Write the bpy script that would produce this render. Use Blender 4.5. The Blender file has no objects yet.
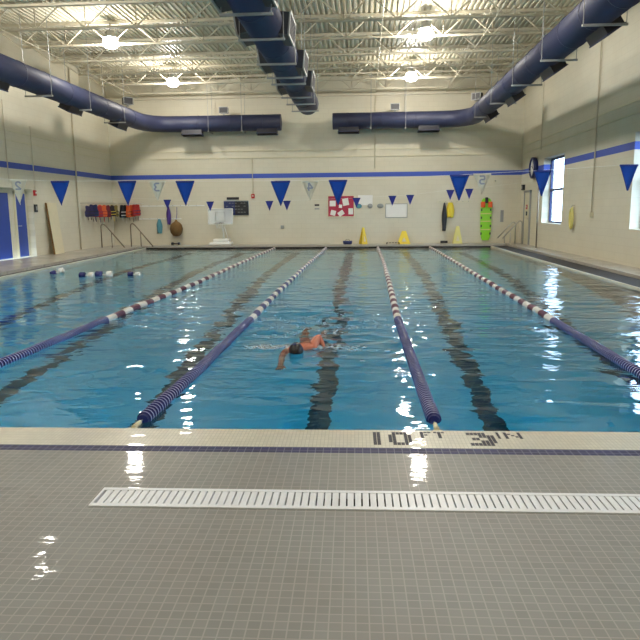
import bpy, bmesh, math, random
from mathutils import Vector, Matrix, noise
random.seed(7)
SC = bpy.context.scene
COL = SC.collection
PI = math.pi

# ------------------------------------------------------------------ camera
cam_data = bpy.data.cameras.new('camera')
cam = bpy.data.objects.new('camera', cam_data)
COL.objects.link(cam)
yaw, pit, rol = 0.0700, 0.16642, -0.0095
fw = Vector((-math.sin(yaw) * math.cos(pit), math.cos(yaw) * math.cos(pit), -math.sin(pit)))
rt = Vector((math.cos(yaw), math.sin(yaw), 0))
up = rt.cross(fw)
r2 = rt * math.cos(rol) + up * math.sin(rol)
u2 = -rt * math.sin(rol) + up * math.cos(rol)
M = Matrix.Identity(4)
for i in range(3):
    M[i][0] = r2[i]; M[i][1] = u2[i]; M[i][2] = -fw[i]
M.translation = Vector((3.7779, -4.5251, 1.5587))
cam.matrix_world = M
cam_data.sensor_width = 36
cam_data.lens = 652.015 / 640 * 36
cam_data.clip_end = 300
SC.camera = cam

# ------------------------------------------------------------------ world, exposure
world = bpy.data.worlds.new('world'); SC.world = world
world.use_nodes = True
bg = world.node_tree.nodes['Background']
bg.inputs['Color'].default_value = (0.62, 0.80, 1.0, 1)
bg.inputs['Strength'].default_value = 11.0
SC.view_settings.view_transform = 'Standard'
SC.view_settings.look = 'None'
SC.view_settings.gamma = 1
SC.view_settings.exposure = 0.12
SC.view_settings.use_curve_mapping = False
SC.cycles.max_bounces = 10
SC.cycles.diffuse_bounces = 5
SC.cycles.caustics_reflective = False
SC.cycles.caustics_refractive = True
SC.cycles.blur_glossy = 0.6
SC.cycles.sample_clamp_indirect = 4.0
SC.cycles.use_denoising = True
LAMP_EMIT = 208.0

# ------------------------------------------------------------------ materials
def nt(name):
    m = bpy.data.materials.new(name); m.use_nodes = True
    n = m.node_tree.nodes; l = m.node_tree.links
    return m, n, l, n['Principled BSDF']

def srgb(r, g, b):
    f = lambda c: (c / 255 / 12.92) if c / 255 <= 0.04045 else ((c / 255 + 0.055) / 1.055) ** 2.4
    return (f(r), f(g), f(b), 1)

def mat(name, rgb, rough=0.5, metal=0.0, var=0.06, scale=6.0, bump=0.0, spec=None, emit=None):
    m, n, l, b = nt(name)
    b.inputs['Roughness'].default_value = rough
    b.inputs['Metallic'].default_value = metal
    if spec is not None: b.inputs['Specular IOR Level'].default_value = spec
    tc = n.new('ShaderNodeTexCoord')
    nz = n.new('ShaderNodeTexNoise'); nz.inputs['Scale'].default_value = scale; nz.inputs['Detail'].default_value = 4
    l.new(tc.outputs['Object'], nz.inputs['Vector'])
    mx = n.new('ShaderNodeMix'); mx.data_type = 'RGBA'
    c = srgb(*rgb)
    mx.inputs[6].default_value = tuple(x * (1 - var) for x in c[:3]) + (1,)
    mx.inputs[7].default_value = tuple(min(1, x * (1 + var)) for x in c[:3]) + (1,)
    l.new(nz.outputs['Fac'], mx.inputs[0]); l.new(mx.outputs[2], b.inputs['Base Color'])
    if bump:
        bp = n.new('ShaderNodeBump'); bp.inputs['Strength'].default_value = bump; bp.inputs['Distance'].default_value = 0.01
        l.new(nz.outputs['Fac'], bp.inputs['Height']); l.new(bp.outputs['Normal'], b.inputs['Normal'])
    return m

def tile_mat(name, rgb, grout, w, h, gap, rough, tint=None, offset=0.0, var=0.12, wet=0.0, axes='XY', bump=0.25):
    """square tiles in object space with grout lines, slight tone change from tile to tile"""
    m, n, l, b = nt(name)
    tc = n.new('ShaderNodeTexCoord')
    vec = tc.outputs['Object']
    if axes != 'XY':
        sp = n.new('ShaderNodeSeparateXYZ'); cb = n.new('ShaderNodeCombineXYZ')
        l.new(vec, sp.inputs[0]); l.new(sp.outputs[axes[0]], cb.inputs[0]); l.new(sp.outputs[axes[1]], cb.inputs[1])
        vec = cb.outputs[0]
    br = n.new('ShaderNodeTexBrick')
    br.offset = offset; br.squash = 1.0
    br.inputs['Scale'].default_value = 1.0
    br.inputs['Brick Width'].default_value = w; br.inputs['Row Height'].default_value = h
    br.inputs['Mortar Size'].default_value = gap; br.inputs['Mortar Smooth'].default_value = 0.2
    c = srgb(*rgb)
    br.inputs['Color1'].default_value = tuple(x * (1 - var) for x in c[:3]) + (1,)
    br.inputs['Color2'].default_value = tuple(min(1, x * (1 + var)) for x in c[:3]) + (1,)
    br.inputs['Mortar'].default_value = srgb(*grout)
    l.new(vec, br.inputs['Vector'])
    nz = n.new('ShaderNodeTexNoise'); nz.inputs['Scale'].default_value = 1.3; nz.inputs['Detail'].default_value = 5
    l.new(tc.outputs['Object'], nz.inputs['Vector'])
    mx = n.new('ShaderNodeMix'); mx.data_type = 'RGBA'; mx.blend_type = 'MULTIPLY'
    mx.inputs[0].default_value = 1.0
    rp = n.new('ShaderNodeValToRGB')
    rp.color_ramp.elements[0].position = 0.35; rp.color_ramp.elements[1].position = 0.65
    t = tint or (0.93, 0.90, 0.88)
    rp.color_ramp.elements[0].color = (*t, 1); rp.color_ramp.elements[1].color = (1, 1, 1, 1)
    l.new(nz.outputs['Fac'], rp.inputs[0]); l.new(br.outputs['Color'], mx.inputs[6]); l.new(rp.outputs[0], mx.inputs[7])
    l.new(mx.outputs[2], b.inputs['Base Color'])
    rr = n.new('ShaderNodeMapRange'); rr.inputs[1].default_value = 0.35; rr.inputs[2].default_value = 0.65
    rr.inputs[3].default_value = max(0.03, rough - wet); rr.inputs[4].default_value = rough
    l.new(nz.outputs['Fac'], rr.inputs[0]); l.new(rr.outputs[0], b.inputs['Roughness'])
    bp = n.new('ShaderNodeBump'); bp.inputs['Strength'].default_value = bump; bp.inputs['Distance'].default_value = 0.002
    inv = n.new('ShaderNodeMath'); inv.operation = 'SUBTRACT'; inv.inputs[0].default_value = 1.0
    l.new(br.outputs['Fac'], inv.inputs[1])
    n2 = n.new('ShaderNodeTexNoise'); n2.inputs['Scale'].default_value = 9.0; n2.inputs['Detail'].default_value = 2
    l.new(tc.outputs['Object'], n2.inputs['Vector'])
    ad = n.new('ShaderNodeMath'); ad.operation = 'MULTIPLY_ADD'; ad.inputs[1].default_value = 1.6
    l.new(n2.outputs['Fac'], ad.inputs[0]); l.new(inv.outputs[0], ad.inputs[2])
    l.new(ad.outputs[0], bp.inputs['Height']); l.new(bp.outputs['Normal'], b.inputs['Normal'])
    return m

M_ = {}
M_['wall'] = tile_mat('cream_block_wall', (214, 208, 187), (206, 200, 179), 0.4, 0.2, 0.006, 0.55, tint=(0.97, 0.96, 0.94), offset=0.5, var=0.012, axes='XZ', bump=0.15)
M_['wall_side'] = tile_mat('cream_block_side_wall', (214, 208, 187), (206, 200, 179), 0.4, 0.2, 0.006, 0.55, tint=(0.97, 0.96, 0.94), offset=0.5, var=0.012, axes='YZ', bump=0.15)
M_['cream'] = mat('cream_paint', (212, 206, 178), 0.5)
M_['ceil'] = mat('ceiling_deck_paint', (204, 197, 174), 0.5, var=0.04)
M_['joist'] = mat('joist_paint', (204, 196, 174), 0.45, var=0.05)
M_['stripe'] = mat('blue_stripe_paint', (58, 84, 178), 0.5, var=0.05)
M_['pool_blue'] = mat('cobalt_blue_door', (34, 66, 152), 0.4, var=0.06)
M_['duct'] = mat('navy_duct_paint', (43, 48, 76), 0.55, var=0.12, scale=3)
M_['duct_side'] = mat('dark_navy_grille_box', (20, 22, 34), 0.5)
M_['duct_dark'] = mat('black_grille', (18, 20, 30), 0.6)
M_['galv'] = mat('galvanised_strut', (150, 152, 150), 0.45, metal=0.3)
M_['steel'] = mat('stainless_steel', (188, 186, 180), 0.28, metal=0.9, var=0.03)
M_['bronze'] = mat('weathered_steel', (128, 116, 100), 0.4, metal=0.4, var=0.05)
M_['white'] = mat('white_plastic', (232, 232, 226), 0.4, var=0.03)
M_['grate'] = mat('white_grate', (222, 226, 232), 0.4, var=0.03)
M_['grey'] = mat('grey_plastic', (150, 152, 150), 0.5)
M_['dark'] = mat('dark_plastic', (32, 33, 38), 0.5)
M_['navy'] = mat('navy_frame', (28, 40, 92), 0.4)
M_['flag_edge'] = mat('flag_edge', (24, 48, 128), 0.7)
M_['digit'] = mat('grey_digit', (150, 156, 172), 0.7)
M_['blue_float'] = mat('blue_float', (26, 32, 100), 0.4, var=0.1)
M_['blue_rim'] = mat('pale_float_rim', (156, 162, 208), 0.3, var=0.1)
M_['white_float'] = mat('white_float', (232, 228, 220), 0.3, var=0.05)
M_['red_float'] = mat('maroon_float', (112, 74, 92), 0.35, var=0.12)
M_['slate_float'] = mat('slate_float', (84, 84, 128), 0.35, var=0.12)
M_['yellow'] = mat('yellow_plastic', (232, 204, 52), 0.45)
M_['pale_yellow'] = mat('pale_yellow_plastic', (222, 212, 128), 0.5)
M_['lime'] = mat('lime_plastic', (142, 216, 38), 0.4)
M_['orange'] = mat('orange_block', (226, 92, 34), 0.6)
M_['red'] = mat('red_plastic', (178, 36, 36), 0.45)
M_['board_red'] = mat('red_board', (176, 48, 74), 0.7)
M_['paper'] = mat('paper', (236, 234, 228), 0.8, var=0.02)
M_['teal'] = mat('teal_fabric', (86, 142, 156), 0.8)
M_['brown'] = mat('olive_mesh', (112, 84, 46), 0.9, var=0.25, scale=40)
M_['purple'] = mat('purple_fabric', (76, 52, 128), 0.8)
M_['sand'] = mat('sand_board', (220, 210, 178), 0.6)
M_['skin'] = mat('skin', (186, 106, 78), 0.42, var=0.10, scale=14)
M_['cap'] = mat('dark_cap', (26, 24, 30), 0.35)
M_['trunks'] = mat('black_trunks', (20, 22, 34), 0.7)
M_['letter'] = mat('dark_letter_tile', (30, 30, 46), 0.6, var=0.12, scale=40)
M_['blue_tile'] = tile_mat('blue_line_tile', (20, 22, 76), (92, 94, 118), 0.0508, 0.0508, 0.0030, 0.6, var=0.2)
M_['deck'] = tile_mat('deck_tile', (129, 131, 130), (152, 152, 149), 0.0508, 0.0508, 0.0032, 0.55, tint=(0.93, 0.88, 0.86), var=0.05, wet=0.05)
M_['coping'] = tile_mat('coping_tile', (202, 200, 184), (176, 174, 160), 0.0254, 0.0508, 0.0022, 0.45, var=0.05, wet=0.1)
M_['side_deck'] = tile_mat('side_deck_tile', (180, 176, 166), (158, 154, 146), 0.0508, 0.0508, 0.003, 0.45, var=0.05, wet=0.15)
def wet_coat(m, kind):
    n = m.node_tree.nodes; l = m.node_tree.links; b = n['Principled BSDF']
    tc = n.new('ShaderNodeTexCoord'); sp = n.new('ShaderNodeSeparateXYZ'); l.new(tc.outputs['Object'], sp.inputs[0])
    nz = n.new('ShaderNodeTexNoise'); nz.inputs['Scale'].default_value = 1.6; nz.inputs['Detail'].default_value = 4
    l.new(tc.outputs['Object'], nz.inputs['Vector'])
    n3 = n.new('ShaderNodeTexNoise'); n3.inputs['Scale'].default_value = 11; n3.inputs['Detail'].default_value = 2; l.new(tc.outputs['Object'], n3.inputs['Vector'])
    def mr(src, a, c):
        x = n.new('ShaderNodeMapRange'); x.interpolation_type = 'SMOOTHSTEP'; x.inputs[1].default_value = a; x.inputs[2].default_value = c
        l.new(src, x.inputs[0]); return x.outputs[0]
    def mt(op, a, c):
        x = n.new('ShaderNodeMath'); x.operation = op
        for i, v in enumerate((a, c)):
            if hasattr(v, 'links'): l.new(v, x.inputs[i])
            else: x.inputs[i].default_value = v
        return x.outputs[0]
    if kind in ('all', 'side'): w = mt('MULTIPLY', mr(nz.outputs['Fac'], .25, .6), .9 if kind == 'all' else .3)
    else:
        a = mr(sp.outputs[1], -1.15, -.55)
        c = mt('MULTIPLY', mt('MULTIPLY', mr(sp.outputs[0], .0, -1.6), mr(sp.outputs[1], -3.6, -2.6)), mt('MULTIPLY', mr(nz.outputs['Fac'], .42, .58), mr(n3.outputs['Fac'], .52, .60)))
        w = mt('MULTIPLY', mt('MAXIMUM', a, c), .9)
    l.new(w, b.inputs['Coat Weight'])
    b.inputs['Coat Roughness'].default_value = 0.045
    b.inputs['Coat IOR'].default_value = 1.33
    n2 = n.new('ShaderNodeTexNoise'); n2.inputs['Scale'].default_value = 14; n2.inputs['Detail'].default_value = 2
    mp = n.new('ShaderNodeMapping'); mp.inputs['Scale'].default_value = (.22, 1.3, 1); l.new(tc.outputs['Object'], mp.inputs[0]); l.new(mp.outputs[0], n2.inputs['Vector'])
    bp = n.new('ShaderNodeBump'); bp.inputs['Strength'].default_value = .5; bp.inputs['Distance'].default_value = .0035
    l.new(n2.outputs['Fac'], bp.inputs['Height']); l.new(bp.outputs['Normal'], b.inputs['Coat Normal'])
wet_coat(M_['deck'], 'near'); wet_coat(M_['coping'], 'all'); wet_coat(M_['side_deck'], 'side')
M_['gutter'] = mat('gutter_grating', (46, 43, 40), 0.8, var=0.15, scale=30)
M_['lip'] = mat('pale_gutter_lip', (216, 212, 194), 0.4)
M_['ground'] = mat('outdoor_ground', (48, 50, 60), 0.9, scale=0.5, var=0.3)

def glass_mat():
    m, n, l, b = nt('window_glass')
    n.remove(b)
    tr = n.new('ShaderNodeBsdfTransparent'); gl = n.new('ShaderNodeBsdfGlossy'); gl.inputs['Roughness'].default_value = 0.02
    tr.inputs[0].default_value = (0.9, 0.94, 0.97, 1)
    lw = n.new('ShaderNodeLayerWeight'); lw.inputs['Blend'].default_value = 0.25
    fr = n.new('ShaderNodeMath'); fr.operation = 'MULTIPLY'; fr.inputs[1].default_value = 0.25; l.new(lw.outputs['Facing'], fr.inputs[0])
    mx = n.new('ShaderNodeMixShader')
    l.new(fr.outputs[0], mx.inputs[0]); l.new(tr.outputs[0], mx.inputs[1]); l.new(gl.outputs[0], mx.inputs[2])
    l.new(mx.outputs[0], n['Material Output'].inputs['Surface'])
    return m
M_['glass'] = glass_mat()

def clear_board():
    m, n, l, b = nt('clear_acrylic')
    b.inputs['Base Color'].default_value = (0.9, 0.93, 0.95, 1); b.inputs['Roughness'].default_value = 0.2
    b.inputs['Alpha'].default_value = 0.45
    return m
M_['acrylic'] = clear_board()

def emit_mat(name, col, s):
    m, n, l, b = nt(name)
    b.inputs['Base Color'].default_value = (0.9, 0.9, 0.9, 1)
    b.inputs['Emission Color'].default_value = (*col, 1); b.inputs['Emission Strength'].default_value = s
    return m
M_['lamp'] = emit_mat('lit_lamp_globe', (1.0, 0.945, 0.865), LAMP_EMIT)

def cloth_mat(name, rgb, tr=.5):
    m = mat(name, rgb, 0.7, var=0.04); n = m.node_tree.nodes; l = m.node_tree.links; b = n['Principled BSDF']
    t = n.new('ShaderNodeBsdfTranslucent'); mx = n.new('ShaderNodeMixShader'); mx.inputs[0].default_value = tr
    l.new(b.inputs['Base Color'].links[0].from_socket, t.inputs['Color'])
    l.new(b.outputs[0], mx.inputs[1]); l.new(t.outputs[0], mx.inputs[2]); l.new(mx.outputs[0], n['Material Output'].inputs['Surface'])
    return m
M_['flag'] = cloth_mat('blue_flag', (38, 92, 186), .4)
M_['flag_small'] = cloth_mat('violet_flag', (74, 82, 176), .4)
M_['flag_white'] = cloth_mat('white_flag', (226, 223, 208), .4)

def water_mat():
    m, n, l, b = nt('pool_water')
    b.inputs['Base Color'].default_value = (1, 1, 1, 1)
    b.inputs['Transmission Weight'].default_value = 1.0
    b.inputs['IOR'].default_value = 1.33
    b.inputs['Roughness'].default_value = 0.0
    tc = n.new('ShaderNodeTexCoord')
    mp = n.new('ShaderNodeMapping'); mp.inputs['Scale'].default_value = (0.55, 1.25, 1)
    mp.inputs['Rotation'].default_value = (0, 0, 0.18)
    l.new(tc.outputs['Object'], mp.inputs[0])
    a = n.new('ShaderNodeTexNoise'); a.inputs['Scale'].default_value = 2.3; a.inputs['Detail'].default_value = 3; a.inputs['Roughness'].default_value = 0.45
    a.inputs['Distortion'].default_value = 0.6
    l.new(mp.outputs[0], a.inputs['Vector'])
    bp = n.new('ShaderNodeBump'); bp.inputs['Strength'].default_value = 1.0; bp.inputs['Distance'].default_value = 0.046
    sy = n.new('ShaderNodeSeparateXYZ'); l.new(tc.outputs['Object'], sy.inputs[0])
    cr = n.new('ShaderNodeMapRange'); cr.inputs[1].default_value = 0.3; cr.inputs[2].default_value = 4.5; cr.inputs[3].default_value = 0.32; cr.inputs[4].default_value = 1.25
    l.new(sy.outputs[1], cr.inputs[0]); l.new(cr.outputs[0], bp.inputs['Strength'])
    l.new(a.outputs['Fac'], bp.inputs['Height']); l.new(bp.outputs['Normal'], b.inputs['Normal'])
    va = n.new('ShaderNodeVolumeAbsorption')
    va.inputs['Color'].default_value = (0.16, 0.84, 0.965, 1); va.inputs['Density'].default_value = 0.47
    l.new(va.outputs[0], n['Material Output'].inputs['Volume'])
    return m
M_['water'] = water_mat()

def basin_mat():
    """pale plaster with the dark lane lines inlaid along each lane's centre"""
    m, n, l, b = nt('pool_floor_plaster')
    b.inputs['Roughness'].default_value = 0.6
    tc = n.new('ShaderNodeTexCoord'); sp = n.new('ShaderNodeSeparateXYZ'); l.new(tc.outputs['Object'], sp.inputs[0])
    def mth(op, a, bv=None):
        x = n.new('ShaderNodeMath'); x.operation = op
        if hasattr(a, 'links'): l.new(a, x.inputs[0])
        else: x.inputs[0].default_value = a
        if bv is not None:
            if hasattr(bv, 'links'): l.new(bv, x.inputs[1])
            else: x.inputs[1].default_value = bv
        return x.outputs[0]
    xm = mth('ADD', sp.outputs[0], 2.134 * 10)
    md = mth('MODULO', xm, 2.134)
    d = mth('ABSOLUTE', mth('SUBTRACT', md, 1.067))
    on = mth('LESS_THAN', d, 0.14)
    inr = mth('MULTIPLY', mth('GREATER_THAN', sp.outputs[1], 1.5), mth('LESS_THAN', sp.outputs[1], 21.4))
    onx = mth('MULTIPLY', on, mth('GREATER_THAN', sp.outputs[0], -4.6))
    f = mth('MULTIPLY', onx, inr)
    # cross bar at each end of a line
    cb = mth('MULTIPLY', mth('LESS_THAN', d, 0.46), mth('LESS_THAN', mth('ABSOLUTE', mth('SUBTRACT', mth('ABSOLUTE', mth('SUBTRACT', sp.outputs[1], 11.45)), 9.85)), 0.13))
    f = mth('MAXIMUM', f, cb)
    nz = n.new('ShaderNodeTexNoise'); nz.inputs['Scale'].default_value = 0.7; nz.inputs['Detail'].default_value = 3
    l.new(tc.outputs['Object'], nz.inputs['Vector'])
    m0 = n.new('ShaderNodeMix'); m0.data_type = 'RGBA'; l.new(nz.outputs['Fac'], m0.inputs[0])
    m0.inputs[6].default_value = (0.84, 0.88, 0.90, 1); m0.inputs[7].default_value = (0.93, 0.95, 0.95, 1)
    mx = n.new('ShaderNodeMix'); mx.data_type = 'RGBA'; l.new(f, mx.inputs[0]); l.new(m0.outputs[2], mx.inputs[6])
    mx.inputs[7].default_value = (0.075, 0.07, 0.08, 1)
    l.new(mx.outputs[2], b.inputs['Base Color'])
    return m
M_['basin'] = basin_mat()

# ------------------------------------------------------------------ mesh helpers
def new_bm(): return bmesh.new()

def obj(name, bm, m, parent=None, smooth=False, loc=None):
    me = bpy.data.meshes.new(name)
    bmesh.ops.recalc_face_normals(bm, faces=bm.faces)
    bm.to_mesh(me); bm.free()
    for k in (m if isinstance(m, (list, tuple)) else [m]): me.materials.append(k)
    if smooth:
        for p in me.polygons: p.use_smooth = True
    o = bpy.data.objects.new(name, me); COL.objects.link(o)
    if parent: o.parent = parent
    if loc: o.location = loc
    return o

def thing(name, label, cat, loc=(0, 0, 0), rz=0.0, group=None):
    o = bpy.data.objects.new(name, None); COL.objects.link(o)
    o.empty_display_size = 0.1
    o.location = loc; o.rotation_euler = (0, 0, rz)
    o['label'] = label; o['category'] = cat
    if group: o['group'] = group
    return o

def tag(o, label, cat, group=None, kind=None):
    o['label'] = label; o['category'] = cat
    if group: o['group'] = group
    if kind: o['kind'] = kind
    return o

def struct(o, label=None):
    o['kind'] = 'structure'
    if label: o['label'] = label
    return o

def box(bm, x0, x1, y0, y1, z0, z1, mi=0, mtx=None):
    vs = [bm.verts.new((x, y, z)) for z in (z0, z1) for y in (y0, y1) for x in (x0, x1)]
    fs = [(0, 2, 3, 1), (4, 5, 7, 6), (0, 1, 5, 4), (2, 6, 7, 3), (0, 4, 6, 2), (1, 3, 7, 5)]
    out = []
    for f in fs:
        fc = bm.faces.new([vs[i] for i in f]); fc.material_index = mi; out.append(fc)
    if mtx is not None:
        for v in vs: v.co = mtx @ v.co
    return vs

def bbox(bm, x0, x1, y0, y1, z0, z1, r=0.01, seg=2, mi=0):
    """bevelled box"""
    t = bmesh.new(); box(t, x0, x1, y0, y1, z0, z1)
    bmesh.ops.bevel(t, geom=t.edges[:], offset=r, segments=seg, affect='EDGES', profile=0.5)
    merge(bm, t, mi=mi)

def merge(bm, t, mtx=None, mi=0):
    mp = {}
    for v in t.verts: mp[v] = bm.verts.new(mtx @ v.co if mtx is not None else v.co)
    for f in t.faces:
        try:
            g = bm.faces.new([mp[v] for v in f.verts]); g.material_index = mi; g.smooth = f.smooth
        except ValueError: pass
    t.free()

def frame_of(d):
    d = d.normalized()
    a = Vector((0, 0, 1)) if abs(d.z) < 0.9 else Vector((1, 0, 0))
    u = d.cross(a).normalized(); v = d.cross(u).normalized()
    return u, v

def tube(bm, pts, r, n=8, cap=True, mi=0, closed=False):
    pts = [Vector(p) for p in pts]
    rs = r if isinstance(r, (list, tuple)) else [r] * len(pts)
    rings = []
    N = len(pts)
    u = None
    for i, p in enumerate(pts):
        if closed: d = pts[(i + 1) % N] - pts[i - 1]
        elif i == 0: d = pts[1] - pts[0]
        elif i == N - 1: d = pts[-1] - pts[-2]
        else: d = (pts[i + 1] - p).normalized() + (p - pts[i - 1]).normalized()
        d.normalize()
        if u is None: u, v = frame_of(d)
        else:
            u = (u - d * u.dot(d)).normalized(); v = d.cross(u).normalized()
        rings.append([bm.verts.new(p + (u * math.cos(2 * PI * k / n) + v * math.sin(2 * PI * k / n)) * rs[i]) for k in range(n)])
    rng = range(N if closed else N - 1)
    for i in rng:
        a, b = rings[i], rings[(i + 1) % N]
        for k in range(n):
            f = bm.faces.new((a[k], a[(k + 1) % n], b[(k + 1) % n], b[k])); f.material_index = mi; f.smooth = n > 5
    if cap and not closed:
        for rg in (rings[0], rings[-1]):
            f = bm.faces.new(rg); f.material_index = mi

def bar(bm, a, b, w, h, mi=0):
    a = Vector(a); b = Vector(b); u, v = frame_of(b - a)
    vs = []
    for p in (a, b):
        vs.append([bm.verts.new(p + u * su * w / 2 + v * sv * h / 2) for su, sv in ((-1, -1), (1, -1), (1, 1), (-1, 1))])
    for k in range(4):
        f = bm.faces.new((vs[0][k], vs[0][(k + 1) % 4], vs[1][(k + 1) % 4], vs[1][k])); f.material_index = mi
    for q in vs:
        f = bm.faces.new(q); f.material_index = mi

def lathe(bm, prof, n=20, mtx=None, mi=0, smooth=True):
    """prof: (radius, height) pairs turned about Z"""
    rings = []
    for r, z in prof:
        rings.append([bm.verts.new(((mtx @ Vector((r * math.cos(2 * PI * k / n), r * math.sin(2 * PI * k / n), z))) if mtx is not None
                      else Vector((r * math.cos(2 * PI * k / n), r * math.sin(2 * PI * k / n), z)))) for k in range(n)])
    for i in range(len(rings) - 1):
        a, b = rings[i], rings[i + 1]
        for k in range(n):
            f = bm.faces.new((a[k], a[(k + 1) % n], b[(k + 1) % n], b[k])); f.material_index = mi; f.smooth = smooth
    for rg in (rings[0], rings[-1]):
        f = bm.faces.new(rg); f.material_index = mi

def prism(bm, poly, y0, y1, mi=0, mtx=None):
    """outline in XZ, given thickness in Y"""
    a = [Vector((x, y0, z)) for x, z in poly]; b = [Vector((x, y1, z)) for x, z in poly]
    if mtx is not None: a = [mtx @ v for v in a]; b = [mtx @ v for v in b]
    a = [bm.verts.new(v) for v in a]; b = [bm.verts.new(v) for v in b]
    N = len(poly)
    for k in range(N):
        f = bm.faces.new((a[k], a[(k + 1) % N], b[(k + 1) % N], b[k])); f.material_index = mi
    for q in (a, b):
        f = bm.faces.new(q); f.material_index = mi

def copy_tree(o, parent=None):
    c = o.copy(); COL.objects.link(c); c.parent = parent
    for ch in list(o.children): copy_tree(ch, c)
    return c

def place(o, loc, label, rz=None, group=None):
    o.location = loc; o['label'] = label
    if rz is not None: o.rotation_euler = (0, 0, rz)
    if group: o['group'] = group
    return o

# ------------------------------------------------------------------ dimensions
LANE = 2.134
XL, XR, YF, YB = -7.36, 10.333, 24.05, -8.5
ZC = 7.12
PX0N, PX0F, PX1 = -4.45, -5.55, 8.93      # pool sides (left side runs slightly out)
PYF = 22.86
DZ = 0.12                                  # side and far deck height above water
def pxl(y): return PX0N + (PX0F - PX0N) * y / PYF
SL = 0.018
def near(x): return -0.12 + SL * (x - 3.3)  # near pool edge

# ------------------------------------------------------------------ structure
# near deck: local frame, origin at pool edge
deck_o = Vector((3.3, -0.12, 0.03)); deck_rz = math.atan(SL)
def dk(x, y, z=0.0):
    c, s = math.cos(deck_rz), math.sin(deck_rz)
    return Vector((deck_o.x + c * x - s * y, deck_o.y + s * x + c * y, deck_o.z + z))
def deck_piece(name, x0, x1, y0, y1, m, z0=-0.25, z1=0.0):
    bm = new_bm(); box(bm, x0, x1, y0, y1, z0, z1)
    o = obj(name, bm, m); o.location = deck_o; o.rotation_euler = (0, 0, deck_rz)
    return struct(o)
LX0, LX1 = -11.2, 7.35
GX0, GX1, GY0, GY1 = -1.0, 4.5, -1.250, -1.022     # drain channel
deck_piece('pool_coping', LX0, LX1, -0.3454, 0.0, M_['coping'])
deck_piece('trim_1', LX0, LX1, -0.447, -0.3454, M_['blue_tile'])
bm = new_bm()
box(bm, LX0, LX1, GY1, -0.447, -0.25, 0)
box(bm, LX0, GX0, GY0, GY1, -0.25, 0)
box(bm, GX1, LX1, GY0, GY1, -0.25, 0)
box(bm, LX0, LX1, -8.6, GY0, -0.25, 0)
box(bm, GX0, GX1, GY0, GY1, -0.25, -0.12)
o = obj('floor', bm, M_['deck']); o.location = deck_o; o.rotation_euler = (0, 0, deck_rz); struct(o)

# side and far decks (raised a little), pool gutter
def poly_slab(name, pts, z0, z1, m):
    bm = new_bm()
    a = [bm.verts.new((x, y, z0)) for x, y in pts]; b = [bm.verts.new((x, y, z1)) for x, y in pts]
    N = len(pts)
    for k in range(N): bm.faces.new((a[k], a[(k + 1) % N], b[(k + 1) % N], b[k]))
    bm.faces.new(a); bm.faces.new(b)
    return struct(obj(name, bm, m))
G = 0.24
poly_slab('deck_left', [(XL, 0.2), (pxl(0.2) - G, 0.2), (pxl(PYF) - G, PYF + .12), (XL, PYF + .12)], -0.3, DZ, M_['side_deck'])
poly_slab('deck_right', [(9.62, 0.2), (XR, 0.2), (XR, PYF + .12), (9.62, PYF + .12)], -0.3, DZ, M_['side_deck'])
poly_slab('deck_far', [(XL, PYF + .12), (XR, PYF + .12), (XR, YF), (XL, YF)], -0.3, DZ, M_['side_deck'])
poly_slab('gutter_left', [(pxl(0.2) - G, 0.2), (pxl(0.2) - .05, 0.2), (pxl(PYF) - .05, PYF), (pxl(PYF) - G, PYF)], -0.3, 0.045, M_['gutter'])
poly_slab('gutter_right', [(PX1 + .04, 0.2), (9.62, 0.2), (9.62, PYF), (PX1 + .04, PYF)], -0.3, 0.045, M_['gutter'])
poly_slab('gutter_far', [(pxl(PYF) - G, PYF), (9.62, PYF), (9.62, PYF + .12), (pxl(PYF) - G, PYF + .12)], -0.3, 0.05, M_['gutter'])
poly_slab('trim_2', [(pxl(0.2) - .05, 0.2), (pxl(0.2), 0.2), (pxl(PYF), PYF), (pxl(PYF) - .05, PYF)], -0.3, 0.055, M_['lip'])
poly_slab('trim_3', [(PX1, 0.2), (PX1 + .04, 0.2), (PX1 + .04, PYF), (PX1, PYF)], -0.3, 0.06, M_['lip'])

# basin
def depth(y):
    if y < 7.5: return -3.12
    if y < 14: return -3.12 + (y - 7.5) / 6.5 * 1.75
    return -1.37 + (y - 14) / 8.86 * 0.2
bm = new_bm()
ys = [0, 7.5, 14, PYF]
rows = []
for i, y in enumerate(ys):
    yl = near(pxl(0)) if i == 0 else y; yr = near(PX1) if i == 0 else y
    rows.append((bm.verts.new((pxl(y), yl, depth(y))), bm.verts.new((PX1, yr, depth(y))), bm.verts.new((pxl(y), yl, 0.0)), bm.verts.new((PX1, yr, 0.0))))
for i in range(3):
    a, b = rows[i], rows[i + 1]
    bm.faces.new((a[0], a[1], b[1], b[0])); bm.faces.new((a[0], b[0], b[2], a[2])); bm.faces.new((a[1], a[3], b[3], b[1]))
bm.faces.new((rows[0][0], rows[0][2], rows[0][3], rows[0][1])); bm.faces.new((rows[3][0], rows[3][1], rows[3][3], rows[3][2]))
struct(obj('pool_basin', bm, M_['basin']))

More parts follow.
